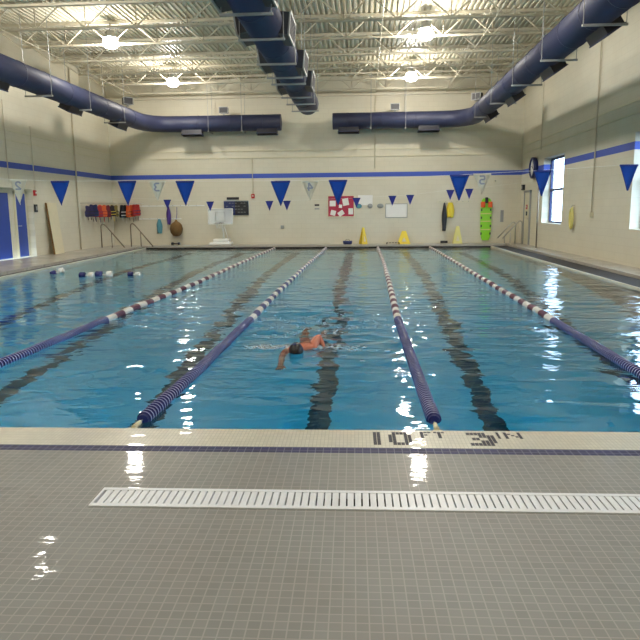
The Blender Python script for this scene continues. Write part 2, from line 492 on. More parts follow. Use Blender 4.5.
# water
def wave(x, y):
    d = math.hypot(x - 3.05, (y - 3.2) * 0.8)
    z = 0.010 * noise.noise(Vector((x * 0.55 + 3, y * 1.3, 0))) + 0.0035 * noise.noise(Vector((x * 1.6, y * 3.2 + 9, 4)))
    z += 0.036 * math.exp(-((x - 3.15) / 1.0) ** 2 - ((y - 4.9) / 2.0) ** 2) * noise.noise(Vector((x * 3.8, y * 3.8, 2)))
    z += 0.012 * noise.noise(Vector((x * 2.1 + 5, y * 2.4, 7))) * max(0, min(1, (y - 1.5) / 3)) * .5
    z += 0.006 * math.exp(-d * 0.7) * math.sin(d * 7.0)
    return z
bm = new_bm()
NX, NY = 210, 330
grid = []
for j in range(NY + 1):
    t = j / NY
    t = t ** 1.25
    row = []
    for i in range(NX + 1):
        s = i / NX
        x0 = pxl(t * PYF) ; x = x0 + (PX1 - x0) * s
        y = near(x) * (1 - t) + PYF * t
        row.append(bm.verts.new((x, y, wave(x, y))))
    grid.append(row)
for j in range(NY):
    for i in range(NX):
        f = bm.faces.new((grid[j][i], grid[j][i + 1], grid[j + 1][i + 1], grid[j + 1][i])); f.smooth = True
# closed underside just below the basin's floor, so the volume is bounded
b0 = bm.verts.new((pxl(0), near(pxl(0)), -3.3)); b1 = bm.verts.new((PX1, near(PX1), -3.3))
b2 = bm.verts.new((PX1, PYF, -3.3)); b3 = bm.verts.new((pxl(PYF), PYF, -3.3))
bm.faces.new((b0, b1, b2, b3))
bm.faces.new([b1, b0] + grid[0]); bm.faces.new([b3, b2] + grid[NY][::-1])
bm.faces.new([b0, b3] + [grid[j][0] for j in range(NY, -1, -1)]); bm.faces.new([b2, b1] + [grid[j][NX] for j in range(NY + 1)])
tag(obj('pool_water', bm, M_['water']), 'clear blue rippling water filling the lap pool', 'water', kind='stuff')

# walls
def wall_box(name, x0, x1, y0, y1, z0, z1, m):
    bm = new_bm(); box(bm, x0, x1, y0, y1, z0, z1); return struct(obj(name, bm, m))
wall_box('wall_far', XL - .35, XR + .35, YF, YF + .3, -0.3, ZC + .1, M_['wall'])
wall_box('wall_near', XL - .35, XR + .35, YB - .3, YB, -0.3, ZC + .1, M_['wall'])
# left wall with door recess
DR = (13.0, 17.0, 2.36)
bm = new_bm()
box(bm, XL - .35, XL, YB, DR[0], -0.3, ZC + .1)
box(bm, XL - .35, XL, DR[1], YF, -0.3, ZC + .1)
box(bm, XL - .35, XL, DR[0], DR[1], DR[2], ZC + .1)
box(bm, XL - .35, XL - .24, DR[0], DR[1], -0.3, DR[2])
struct(obj('wall_left', bm, M_['wall_side']))
# right wall with window openings
WINS = [(1.6, 4.1), (9.85, 12.35), (18.1, 20.6)]
WZ0, WZ1 = 1.03, 3.36
bm = new_bm()
prev = YB
for a, b in WINS:
    box(bm, XR, XR + .4, prev, a, -0.3, ZC + .1)
    box(bm, XR, XR + .4, a, b, -0.3, WZ0)
    box(bm, XR, XR + .4, a, b, WZ1, ZC + .1)
    prev = b
box(bm, XR, XR + .4, prev, YF, -0.3, ZC + .1)
struct(obj('wall_right', bm, M_['wall_side']))
for i, (a, b) in enumerate(WINS):
    bm = new_bm(); X = XR + .26
    t = 0.07
    box(bm, X, X + .08, a, a + t, WZ0, WZ1); box(bm, X, X + .08, b - t, b, WZ0, WZ1)
    box(bm, X, X + .08, a + t, b - t, WZ0, WZ0 + t); box(bm, X, X + .08, a + t, b - t, WZ1 - t, WZ1)
    zm = 2.22
    box(bm, X - .01, X + .08, a + t, b - t, zm - .04, zm + .04)
    w = struct(obj('window_%d' % (i + 1), bm, M_['navy']))
    bm = new_bm(); box(bm, X + .03, X + .04, a + t, b - t, WZ0 + t, WZ1 - t)
    g = obj('pane', bm, M_['glass'], w)
wall_box('ground', 10.8, 90, -50, 80, -0.6, -0.35, M_['ground'])

# relief bands + blue stripe
def band(name, z0, z1, proud, m):
    bm = new_bm()
    box(bm, XL + proud, XR - proud, YF - proud, YF, z0, z1)
    box(bm, XL, XL + proud, YB, YF, z0, z1)
    prev = YB
    for a, b in WINS + [(YF, YF)]:
        if not (z0 > WZ1 or z1 < WZ0):
            box(bm, XR - proud, XR, prev, a, z0, z1); 
            if b > a: box(bm, XR, XR + .26, b - 0.006, b - 0.0005, z0, min(z1, WZ1)) 
            prev = b
    if z0 > WZ1: box(bm, XR - proud, XR, YB, YF, z0, z1)
    return struct(obj(name, bm, m))
band('trim_4', 2.96, 3.15, 0.004, M_['stripe'])
band('trim_5', 4.09, 4.13, 0.03, M_['cream'])
band('trim_6', 3.80, 3.84, 0.03, M_['cream'])
bm = new_bm()
box(bm, XL + .06, XR - .06, YF - .10, YF, 6.28, 6.40)
struct(obj('trim_7', bm, M_['joist']))

# ceiling: ribbed metal deck, ribs along the pool
bm = new_bm()
P = 0.152; D_ = 0.04
xs = []
x = XL - .2
while x < XR + .2:
    xs += [(x, ZC), (x + P * .40, ZC), (x + P * .50, ZC - D_), (x + P * .90, ZC - D_)]
    x += P
ra = [bm.verts.new((a, YB - .2, z)) for a, z in xs]; rb = [bm.verts.new((a, YF + .2, z)) for a, z in xs]
for k in range(len(xs) - 1): bm.faces.new((ra[k], ra[k + 1], rb[k + 1], rb[k]))
box(bm, XL - .3, XR + .3, YB - .2, YF + .2, ZC + .02, ZC + .12)
struct(obj('ceiling', bm, M_['ceil']))

# doors on the left
for i, (a, b) in enumerate(((14.86, 15.82), (16.24, 16.86))):
    bm = new_bm(); X = XL - .24
    box(bm, X, X + .045, a, b, DZ + .02, 2.2)
    d = struct(obj('door_%d' % (i + 1), bm, M_['pool_blue']))
    bm = new_bm()
    box(bm, X, X + .07, a - .05, a, DZ, 2.25); box(bm, X, X + .07, b, b + .05, DZ, 2.25); box(bm, X, X + .07, a - .05, b + .05, 2.2, 2.27)
    obj('door_frame', bm, M_['cream'], d)
    bm = new_bm(); tube(bm, [(X + .05, a + .08, 1.15), (X + .10, a + .08, 1.15), (X + .10, a + .2, 1.15)], .012)
    obj('door_handle', bm, M_['steel'], d)
# door in the right wall by the far corner
bm = new_bm()
box(bm, XR - .03, XR, 22.30, 23.15, DZ, 2.2)
d = struct(obj('door_3', bm, M_['cream']))
bm = new_bm()
box(bm, XR - .06, XR, 22.22, 22.30, DZ, 2.28); box(bm, XR - .06, XR, 23.15, 23.23, DZ, 2.28); box(bm, XR - .06, XR, 22.22, 23.23, 2.2, 2.28)
obj('door_frame', bm, M_['grey'], d)
bm = new_bm(); tube(bm, [(XR - .03, 22.4, 1.15), (XR - .09, 22.4, 1.15), (XR - .09, 22.54, 1.15)], .012)
obj('door_handle', bm, M_['steel'], d)

# ------------------------------------------------------------------ roof joists
JY = [23.3, 21.3, 19.3, 17.3, 15.3, 13.5, 11.5, 9.5, 7.5, 5.5, 3.5]
def make_joist():
    t = thing('roof_joist', '', 'roof joist', group='roof joists under the ceiling deck')
    bm = new_bm()
    for dy in (-.035, .035): box(bm, XL + .06, XR - .06, dy - .022, dy + .022, 7.0, 7.075)
    obj('top_chord', bm, M_['joist'], t)
    bm = new_bm()
    for dy in (-.03, .03): box(bm, XL + .9, XR - .9, dy - .02, dy + .02, 6.40, 6.455)
    obj('bottom_chord', bm, M_['joist'], t)
    bm = new_bm()
    x = XL + .9; k = 0; step = 0.70
    tube(bm, [(XL + .1, 0, 7.0), (x, 0, 6.43)], .018, 5)
    tube(bm, [(XR - .1, 0, 7.0), (XR - .9, 0, 6.43)], .018, 5)
    n = int(round((XR - XL - 1.8) / step)); step = (XR - XL - 1.8) / n
    for k in range(n):
        z0, z1 = (6.43, 7.02) if k % 2 == 0 else (7.02, 6.43)
        tube(bm, [(x + k * step, 0, z0), (x + (k + 1) * step, 0, z1)], .021, 5)
        tube(bm, [(x + k * step + (step if z0 > 7 else 0), .0, 6.43), (x + k * step + (step if z0 > 7 else 0), .0, 7.02)], .014, 5)
    obj('web', bm, M_['joist'], t)
    return t
j0 = make_joist()
names = ['first roof joist from the far wall', 'roof joist carrying the two farther lamps', 'third roof joist from the far wall', 'fourth roof joist from the far wall, midway between the lamp pairs',
         'roof joist carrying the two nearer lamps', 'roof joist one bay in front of the nearer lamps', 'roof joist just above the upper edge of the view',
         ]
for i, y in enumerate(JY):
    o = j0 if i == 0 else copy_tree(j0)
    lb = 'cream open-web steel ' + (names[i] if i < len(names) else 'roof joist out of view, number %d bays behind the visible ones' % (i - 6))
    place(o, (0, y, 0), lb)
# bridging rods running along the hall between joists
for i, x in enumerate((-5.9, 0.85, 4.2, 7.1)):
    bm = new_bm()
    tube(bm, [(x, 3.5, 6.39), (x, YF - .1, 6.39)], .014, 5)
    for k in range(len(JY) - 1):
        if x < 0 or x > 5:
            tube(bm, [(x, JY[k], 6.41), (x, JY[k + 1], 6.99)], .01, 5); tube(bm, [(x, JY[k], 6.99), (x, JY[k + 1], 6.41)], .01, 5)
    tag(obj('joist_bridging', bm, M_['joist']), 'thin cream bridging rod crossing the roof joists, ' + ['along the left wall', 'left of the central duct', 'right of the central duct', 'beside the right duct'][i], 'bridging', 'bridging rods between the roof joists')

# ------------------------------------------------------------------ lamps
def make_lamp():
    t = thing('high_bay_lamp', '', 'lamp', group='high bay lamps')
    bm = new_bm(); tube(bm, [(0, 0, .22), (0, 0, .50)], .015, 6)
    obj('hanger', bm, M_['galv'], t)
    bm = new_bm(); lathe(bm, [(.05, .30), (.13, .27), (.16, .14), (.20, .085), (.15, .08)], 16)
    obj('housing', bm, M_['galv'], t)
    bm = new_bm(); lathe(bm, [(.02, .09), (.13, .075), (.19, .02), (.22, -.05), (.215, -.12), (.16, -.18), (.06, -.21), (.01, -.212)], 16)
    obj('globe', bm, M_['lamp'], t, smooth=True)
    return t
l0 = make_lamp()
lamps = [(-3.60, 15.0, 6.46, 'glowing high bay lamp nearer the camera, left of the central duct'),
         (-3.52, 20.95, 6.46, 'glowing high bay lamp nearer the far wall, left of the central duct'),
         (5.46, 15.0, 6.46, 'glowing high bay lamp nearer the camera, right of the central duct'),
         (5.46, 20.95, 6.46, 'glowing high bay lamp nearer the far wall, right of the central duct'),
         (-3.60, 9.0, 6.46, 'high bay lamp above the view, left row'), (5.46, 9.0, 6.46, 'high bay lamp above the view, right row'),
         (-3.60, 3.0, 6.46, 'high bay lamp above the near pool end, left row'), (5.46, 3.0, 6.46, 'high bay lamp above the near pool end, right row'),
         (-3.60, -3.0, 6.46, 'high bay lamp over the near deck, left row'), (5.46, -3.0, 6.46, 'high bay lamp over the near deck, right row')]
for i, (x, y, z, lb) in enumerate(lamps):
    o = l0 if i == 0 else copy_tree(l0)
    place(o, (x, y, z), lb)

# ------------------------------------------------------------------ ducts
def duct_run(name, label, path, r, bars, regs, rods=True, seam_step=1.35, end_caps=True):
    t = thing(name, label, 'air duct')
    bm = new_bm(); tube(bm, path, r, 28)
    obj('duct_pipe', bm, M_['duct'], t)
    P_ = [Vector(p) for p in path]
    # flange seams
    for i in range(len(P_) - 1):
        a, b = P_[i], P_[i + 1]; L = (b - a).length
        if L < 1.5: continue
        d = (b - a) / L
        s = seam_step * .6
        while s < L - .2:
            bm = new_bm(); tube(bm, [a + d * (s - .012), a + d * (s + .012)], r + .010, 28)
            obj('seam', bm, M_['duct'], t); s += seam_step
    for (c, ax) in bars:               # trapeze hangers: cross strut below, two rods up
        c = Vector(c); ax = Vector(ax)
        bm = new_bm(); bar(bm, c - ax * (r + .07) - Vector((0, 0, r + .022)), c + ax * (r + .07) - Vector((0, 0, r + .022)), .045, .04)
        h = obj('hanger_strut', bm, M_['galv'], t)
        bm = new_bm()
        for s in (-1, 1):
            q = c + ax * s * (r + .045)
            tube(bm, [q - Vector((0, 0, r + .04)), Vector((q.x, q.y, 6.98))], .008, 5)
        obj('rod', bm, M_['galv'], h)
    for (c, d, ax, L, H) in regs:      # side grilles: box neck with dark grille face
        c = Vector(c); d = Vector(d).normalized(); ax = Vector(ax).normalized(); w = d.cross(ax)
        mt = Matrix((ax, w, d)).transposed().to_4x4(); mt.translation = c
        bm = new_bm(); box(bm, -L / 2, L / 2, -H / 2, H / 2, r * .6, r + .13, mtx=mt)
        g = obj('grille_box', bm, M_['duct_side'], t)
        bm = new_bm()
        box(bm, -L / 2 + .02, L / 2 - .02, -H / 2 + .02, H / 2 - .02, r + .125, r + .138, mtx=mt)
        for k in range(7):
            y = -H / 2 + H * (k + .5) / 7
            box(bm, -L / 2 + .02, L / 2 - .02, y - .006, y + .006, r + .13, r + .148, mtx=mt)
        obj('grille', bm, M_['duct_dark'], g)
        bm = new_bm()
        for (a, b, c2, d2) in ((-L / 2, L / 2, -H / 2 - .02, -H / 2 + .02), (-L / 2, L / 2, H / 2 - .02, H / 2 + .02), (-L / 2 - .02, -L / 2 + .02, -H / 2, H / 2), (L / 2 - .02, L / 2 + .02, -H / 2, H / 2)):
            box(bm, a, b, c2, d2, r + .12, r + .15, mtx=mt)
        obj('grille_rim', bm, M_['galv'] if abs(d.x) > .9 else M_['duct'], g)
    return t
Xa = Vector((1, 0, 0))
ZD = 5.12
# central duct
CX = 1.83
bars = [((CX, y, ZD), Xa) for y in (5.2, 6.7, 8.3, 10.4, 11.9, 12.7, 14.7, 15.9, 17.3)]
regs = []
for y in (6.6, 8.9, 11.6, 14.6): regs.append(((CX, y - .1, ZD), (-1, 0, -.15), (0, 1, 0), .95, .40))
for y in (6.4, 9.0, 12.0, 14.3): regs.append(((CX, y, ZD), (1, 0, -.10), (0, 1, 0), .95, .40))
duct_run('ceiling_duct', 'large navy round duct running down the middle of the ceiling towards the far wall', [(CX, 1.0, ZD), (CX, 18.2, ZD), (CX, 18.35, ZD)], .37, bars, regs)
# right duct: along the right wall, elbow, across the far wall
RXd = 8.02
path = [(RXd, 1.0, ZD), (RXd, 21.9, ZD + .02), (RXd - .10, 22.4, ZD + .03), (RXd - .34, 22.85, ZD + .04), (RXd - .70, 23.18, ZD + .05), (RXd - 1.1, 23.31, ZD + .06), (RXd - 1.45, 23.34, ZD + .06), (2.43, 23.34, ZD + .06)]
regs = [((RXd, y, ZD), (.55, 0, -.85), (0, 1, 0), .95, .34) for y in (8.7, 12.1, 16.1, 19.9)] + [((x, 23.34, ZD + .06), (0, -.15, -1), (1, 0, 0), .84, .34) for x in (3.08, 6.35)]
bars = [((RXd, y, ZD), Xa) for y in (8.1, 10.9, 13.8, 16.8, 19.8)] + [((x, 23.34, ZD + .06), (0, 1, 0)) for x in (4.0, 5.4)]
duct_run('ceiling_duct', 'navy round duct along the right wall, turning across the right half of the far wall', path, .33, bars, regs)
LXd = -5.28
path = [(LXd, 1.0, ZD), (LXd, 21.9, ZD + .02), (LXd + .08, 22.4, ZD + .03), (LXd + .28, 22.85, ZD + .04), (LXd + .6, 23.18, ZD + .05), (LXd + .95, 23.31, ZD + .06), (LXd + 1.3, 23.34, ZD + .06), (0.28, 23.34, ZD + .06)]
regs = [((LXd, y, ZD), (-.45, 0, -.9), (0, 1, 0), .95, .34) for y in (11.8, 16.2, 20.2)] + [((x, 23.34, ZD + .06), (0, -.15, -1), (1, 0, 0), .84, .34) for x in (-3.45, -.3)]
bars = [((LXd, y, ZD), Xa) for y in (10.8, 13.8, 16.4, 19.4)] + [((x, 23.34, ZD + .06), (0, 1, 0)) for x in (-2.7, -1.3)]
duct_run('ceiling_duct', 'navy round duct along the left wall, turning across the left half of the far wall', path, .33, bars, regs)

# floodlight boxes on the ducts
def make_flood():
    t = thing('floodlight', '', 'floodlight', group='small box fixtures above the ducts')
    bm = new_bm(); bbox(bm, -.17, .17, -.11, .11, .08, .32, .015)
    obj('housing', bm, M_['dark'], t)
    bm = new_bm(); 
    for q in ((-.19, .19, .07, .09), (-.19, .19, .31, .33), (-.19, -.17, .07, .33), (.17, .19, .07, .33)): box(bm, q[0], q[1], -.125, -.105, q[2], q[3])
    obj('front_frame', bm, M_['galv'], t)
    bm = new_bm(); box(bm, -.03, .03, -.03, .03, 0, .09)
    obj('bracket', bm, M_['galv'], t)
    return t
f0 = make_flood()
for i, (p, rz, lb) in enumerate((((-2.10, 23.34, ZD + .38), 0, 'small dark box fixture on top of the duct across the left of the far wall'),
                                 ((4.98, 23.34, ZD + .38), 0, 'small dark box fixture on top of the duct across the right of the far wall'),
                                 ((-5.1, 20.3, ZD + .33), .7, 'small dark box fixture perched above the left wall duct'),
                                 ((7.9, 20.9, ZD + .33), -.7, 'small dark box fixture perched above the right wall duct'))):
    o = f0 if i == 0 else copy_tree(f0)
    place(o, p, lb, rz)

# ------------------------------------------------------------------ lane ropes
def rope_x(k, y):
    pts = {0: [(0.0, 0.0), (5, .01), (9, .10), (15, .04), (22.7, 0)],
           1: [(0.0, 2.10), (1.5, 2.137), (4.7, 2.128), (7.5, 2.10), (14, 2.107), (20, 2.15), (22.7, 2.15)],
           2: [(0.0, 4.29), (4.66, 4.245), (8.8, 4.285), (14.6, 4.325), (22.7, 4.3)],
           3: [(0.0, 6.34), (4.86, 6.393), (9.6, 6.395), (18.85, 6.45), (22.7, 6.43)]}[k]
    for (a, xa), (b, xb) in zip(pts, pts[1:]):
        if y <= b: return xa + (xb - xa) * max(0, (y - a)) / (b - a)
    return pts[-1][1]
def float_mesh(name, m, rim=None, R=.058):
    bm = new_bm()
    L = .106; n = 14; prof = []
    prof.append((.02, -L / 2))
    K = 2
    for k in range(K):
        z = -L / 2 + L * k / K
        prof += [(R * .74, z + .001), (R * .78, z + .033), (R * .99, z + .036), (R, z + .043), (R * .99, z + .050)]
    prof.append((.02, L / 2))
    lathe(bm, prof, n, Matrix.Rotation(-PI / 2, 4, 'X'), smooth=False)
    if rim:
        for f in bm.faces:
            c = f.calc_center_median()
            if abs(abs(math.hypot(c.x, c.z)) - R) > .003 or True:
                zc = (c.y + L / 2) / (L / K) % 1
                if math.hypot(c.x, c.z) > R * .93: f.material_index = 1
    me = bpy.data.meshes.new(name); bmesh.ops.recalc_face_normals(bm, faces=bm.faces); bm.to_mesh(me); bm.free()
    me.materials.append(m)
    me.materials.append(rim or m)
    return me
FB = float_mesh('float_blue', M_['blue_float'], M_['blue_rim'])
FW = float_mesh('float_white', M_['white_float'])
FR = float_mesh('float_maroon', M_['red_float'])
FS = float_mesh('float_slate', M_['slate_float'])
PITCH = .108
rope_labels = ['lane rope at the far left running out of the left edge of the view', 'lane rope left of the swimmer, ending at the left part of the near edge',
               'lane rope right of the swimmer, ending beside the 10 FT marking', 'rightmost lane rope running out of the right edge of the view']
for k in range(4):
    t = thing('lane_rope', rope_labels[k], 'lane rope', group='lane ropes across the pool')
    y0 = near(k * LANE) + .24
    n_tot = int((22.6 - y0) / PITCH)
    dark_me = [FR, FS, FR, FR][k]
    rest = new_bm()
    for i in range(n_tot):
        y = y0 + (i + .5) * PITCH
        x = rope_x(k, y); dx = rope_x(k, y + .1) - rope_x(k, y - .1)
        z = .012 + wave(x, y) * .9
        blue = y < 4.62
        if blue: me = FB
        else: me = FW if int((y - 4.62) / .325) % 2 == 0 else dark_me
        if i < 100:
            o = bpy.data.objects.new('float', me); COL.objects.link(o); o.parent = t
            o.location = (x, y, z); o.rotation_euler = (noise.noise(Vector((y * .8, k, 0))) * .05, i * 1.3, -dx / .2)
            if i in (0,): pass
        else:
            b = bmesh.new(); 
            R = .058
            lathe(b, [(.02, -.053), (R * .85, -.052), (R, -.044), (R, .044), (R * .85, .052), (.02, .053)], 10, Matrix.Translation((x, y, z)) @ Matrix.Rotation(-PI / 2, 4, 'X'))
            merge(rest, b, mi={id(FW): 0, id(FB): 1}.get(id(me), 2))
    o = obj('float', rest, [M_['white_float'], M_['blue_float'], M_['slate_float'] if k == 1 else M_['red_float']], t)
    o['kind'] = 'stuff'
    bm = new_bm()
    pts = [(rope_x(k, y0 + s * (22.8 - y0) / 60), y0 + s * (22.8 - y0) / 60, .012) for s in range(61)]
    pts = [(rope_x(k, 0), near(k * LANE) + .005, .005)] + pts
    tube(bm, pts, .006, 6)
    obj('cable', bm, M_['steel'], t)
    bm = new_bm()
    xx = rope_x(k, 0); yy = near(xx)
    tube(bm, [(xx, yy + .20, .01), (xx, yy + .06, .01)], [.016, .022], 8); tube(bm, [(xx - .03, yy + .05, .01), (xx, yy + .01, .012), (xx + .03, yy + .05, .01)], .008, 6)
    tube(bm, [(xx - .03, yy + .05, .01), (xx + .03, yy + .05, .01)], .008, 6)
    obj('tension_hook', bm, M_['sand'], t)

# ------------------------------------------------------------------ drain grate
t = thing('drain_grate', 'long white slotted drain grate set in the near tiled deck', 'drain', deck_o, deck_rz)
bm = new_bm(); fwid = .022
box(bm, GX0, GX1, GY0, GY0 + .034, -.03, .006); box(bm, GX0, GX1, GY1 - .03, GY1, -.03, .006)
box(bm, GX0, GX0 + .012, GY0 + .034, GY1 - .03, -.03, .006); box(bm, GX1 - .02, GX1, GY0 + .034, GY1 - .03, -.03, .006)
obj('frame', bm, M_['grate'], t)
bm = new_bm(); x = GX0 + .03
while x < GX1 - .05:
    box(bm, x, x + .032, GY0 + .034, GY1 - .03, -.028, .004); x += .0405
o = obj('slats', bm, M_['grate'], t)
bm = new_bm(); box(bm, GX0, GX1, GY0, GY1, -.118, -.115)
obj('channel', bm, M_['dark'], t)

# ------------------------------------------------------------------ depth marking tiles
def glyph(name, rows, x0, ytop, cw, ch, parent, gap=.0035):
    bm = new_bm()
    for r, row in enumerate(rows):
        for c, s in enumerate(row):
            if s == '#': box(bm, x0 + c * cw + gap / 2, x0 + (c + 1) * cw - gap / 2, ytop - (r + 1) * ch + gap / 2, ytop - r * ch - gap / 2, -.002, .0012)
    return obj(name, bm, M_['letter'], parent)
c_, s_ = math.cos(deck_rz), math.sin(deck_rz)
t = thing('depth_marking', 'dark inlaid tile lettering reading 10 FT on the pale pool edge', 'depth marking', deck_o, deck_rz, 'inlaid depth lettering on the pool edge')
CW, CH = .0262, .0508
glyph('digit', ['##'] * 5, .530, -.040, CW, CH, t)
glyph('digit', ['.####.', '##..##', '##..##', '##..##', '.####.'], .635, -.040, CW, CH, t)
glyph('letter', ['###', '#..', '##.', '#..', '#..'], .855, -.030, CW, .0254, t)
glyph('letter', ['###', '.#.', '.#.', '.#.', '.#.'], .948, -.030, CW, .0254, t)
t = thing('depth_marking', 'dark inlaid tile lettering reading 3 IN on the pale pool edge', 'depth marking', deck_o, deck_rz, 'inlaid depth lettering on the pool edge')
glyph('digit', ['#####..', '...####', '.##..##', '...####', '######.'], 1.170, -.040, CW, CH, t)
glyph('letter', ['#'] * 5, 1.375, -.030, .020, .0254, t)
glyph('letter', ['#...#', '##..#', '#.#.#', '#..##', '#...#'], 1.425, -.030, .0235, .0254, t)

# ------------------------------------------------------------------ backstroke flags
def interp(pts, x):
    if x <= pts[0][0]: (a, za), (b, zb) = pts[0], pts[1]
    elif x >= pts[-1][0]: (a, za), (b, zb) = pts[-2], pts[-1]
    else:
        for (a, za), (b, zb) in zip(pts, pts[1:]):
            if x <= b: break
    return za + (zb - za) * (x - a) / (b - a)
SAGN = [(XL, 2.55), (-4.0, 2.18), (-.65, 2.005), (.3, 1.993), (1.4, 1.98), (2.6, 1.966), (3.4, 1.968), (5.0, 2.014), (6.1, 2.059), (7.3, 2.122), (XR, 2.36)]
SAGF = [(XL, 2.2), (-3.15, 1.98), (-1.6, 1.90), (.45, 1.90), (1.07, 1.90), (3.5, 1.975), (4.7, 2.03), (5.3, 2.055), (6.65, 2.205), (7.3, 2.235), (9.36, 2.45)]
YN, YFg = 4.6, 18.29
for nm, sag, y, lb in (('flag_line', SAGN, YN, 'thin cord holding the large blue pennants nearer the camera'), ('flag_line', SAGF, YFg, 'thin cord holding the small violet pennants towards the far end')):
    bm = new_bm(); tube(bm, [(x, y, z) for x, z in sag], .0025, 5)
    tag(obj(nm, bm, M_['white']), lb, 'cord', 'pennant cords across the pool')
def pennant(x0, x1, y, z, h, m, edge, label, group, digit=None):
    t = thing('pennant_flag', label, 'flag', ((x0 + x1) / 2, y, z), random.uniform(-.06, .06), group)
    w = (x1 - x0) / 2
    bm = new_bm()
    N = 8
    f = []; 
    poly = [(-w, 0), (w, 0), (0.0, -h)]
    # gently curved cloth
    A = []; 
    for r in range(N + 1):
        t_ = r / N; ww = w * (1 - t_) + .0015
        A.append([(bm.verts.new((ww * s, .012 * math.sin(s * 2.2 + t_ * 2.5) * (0.4 + t_), -h * t_))) for s in (-1, -.5, 0, .5, 1)])
    for r in range(N):
        for c in range(4):
            q = bm.faces.new((A[r][c], A[r][c + 1], A[r + 1][c + 1], A[r + 1][c])); q.smooth = True
    bmesh.ops.solidify(bm, geom=bm.faces[:], thickness=.002)
    o = obj('cloth', bm, m, t)
    bm = new_bm(); box(bm, -w - .003, w + .003, -.006, .006, -.018, .006)
    obj('header_tape', bm, edge, t)
    if edge is M_['flag_edge'] and h > .333:
        bm = new_bm()
        for sg in (-1, 1):
            pts_ = []
            for r in range(N + 1):
                t_ = r / N
                pts_.append((sg * (w * (1 - t_) + .0015), .012 * math.sin(sg * 2.2 + t_ * 2.5) * (0.4 + t_), -h * t_))
            tube(bm, pts_, .005, 5)
        obj('hem', bm, edge, t)
    if digit:
        bm = new_bm()
        for a, b in zip(digit, digit[1:]):
            bar(bm, (a[0], -.014, a[1]), (b[0], -.014, b[1]), .006, .022)
        obj('number', bm, M_['digit'], t)
    return t
big = [(-.652, -.39), (.317, .575), (1.144, 1.399), (2.478, 2.742), (3.280, 3.527), (4.920, 5.174), (6.032, 6.255), (7.148, 7.379)]
big_l = ['large blue pennant at the far left, in front of the left wall', 'large blue pennant hanging in front of the life vests', 'large blue pennant above the brown mesh bag, left of the basketball hoop',
         'large blue pennant between the scoreboard and the bulletin board', 'large blue pennant overlapping the red bulletin board', 'large blue pennant left of the green spine board',
         'large blue pennant in front of the wall clock and the farther window', 'large blue pennant at the right edge of the view in front of the nearer window']
for (a, b), lb in zip(big, big_l):
    pennant(a, b, YN, interp(SAGN, (a + b) / 2) - .004, .335, M_['flag'], M_['flag_edge'], lb, 'large blue pennants over the near end')
sm = [-3.15, -1.63, .456, 1.066, 3.475, 4.70, 5.304, 6.657, 7.292]
sm_l = ['small violet pennant above the hanging teal towel', 'small violet pennant just left of the basketball hoop backboard', 'small violet pennant left of the pair under the middle large blue pennant',
        'small violet pennant just right of the tip of the middle large blue pennant', 'small violet pennant at the right edge of the red bulletin board', 'small violet pennant over the top left of the whiteboard',
        'small violet pennant just right of the whiteboard', 'small violet pennant above the yellow bag', 'small violet pennant between the yellow bag and the green spine board']
for x, lb in zip(sm, sm_l):
    pennant(x - .135, x + .135, YFg, interp(SAGF, x) - .004, .33, M_['flag_small'], M_['flag_edge'], lb, 'small violet pennants over the far end')
# lane-number pennants, read from the back (mirrored)
def mir(p): return [(-x * .9, z) for x, z in p]
D2 = mir([(-.04, -.05), (-.02, -.03), (.02, -.03), (.04, -.055), (.02, -.085), (-.04, -.13), (.045, -.13)])
D3 = mir([(-.04, -.03), (.02, -.03), (.04, -.055), (.01, -.08), (.04, -.105), (.02, -.13), (-.04, -.13)])
D4 = mir([(.02, -.135), (.02, -.03), (-.04, -.10), (.045, -.10)])
D5 = mir([(.04, -.03), (-.03, -.03), (-.035, -.075), (.02, -.075), (.04, -.10), (.02, -.13), (-.04, -.13)])
for x, dg, lb in ((-1.13, D2, 'white pennant with a grey number beside the blue doors'), (.873, D3, 'white pennant with a grey number right of the life vests'),
                  (3.02, D4, 'white pennant with a grey number left of the red bulletin board'), (5.35, D5, 'white pennant with a grey number above the green spine board')):
    pennant(x - .115, x + .115, YN, interp(SAGN, x) - .004, .27 if x > 0 else .35, M_['flag_white'], M_['flag_white'], lb, 'white lane number pennants', dg)

# stanchion for far flags
t = thing('flag_stanchion', 'tall thin steel pole standing on the right deck before the farther window', 'pole', (9.75, 18.9, DZ))
bm = new_bm(); tube(bm, [(0, 0, 0), (0, 0, 2.5)], .024, 10); obj('pole', bm, M_['bronze'], t)
bm = new_bm(); lathe(bm, [(.07, 0), (.07, .012), (.035, .03), (.03, .06)], 14); obj('base_flange', bm, M_['steel'], t)

# pace clock on right wall
t = thing('pace_clock', 'round dark-rimmed pace clock on the right wall left of the farther window', 'clock', (XR, 21.75, 3.10))
mt = Matrix.Rotation(-PI / 2, 4, 'Y')
bm = new_bm(); lathe(bm, [(.36, 0), (.40, .02), (.40, .16), (.34, .18), (.34, .10), (.02, .10)], 32, mt); obj('rim', bm, M_['navy'], t)
bm = new_bm(); lathe(bm, [(.335, .10), (.335, .115), (.02, .115)], 32, mt); obj('dial', bm, M_['paper'], t)
bm = new_bm(); bar(bm, (-.12, 0, -.05), (-.12, 0, .27), .01, .02); bar(bm, (-.122, 0, 0), (-.122, .17, .08), .01, .02); obj('hand', bm, M_['dark'], t)

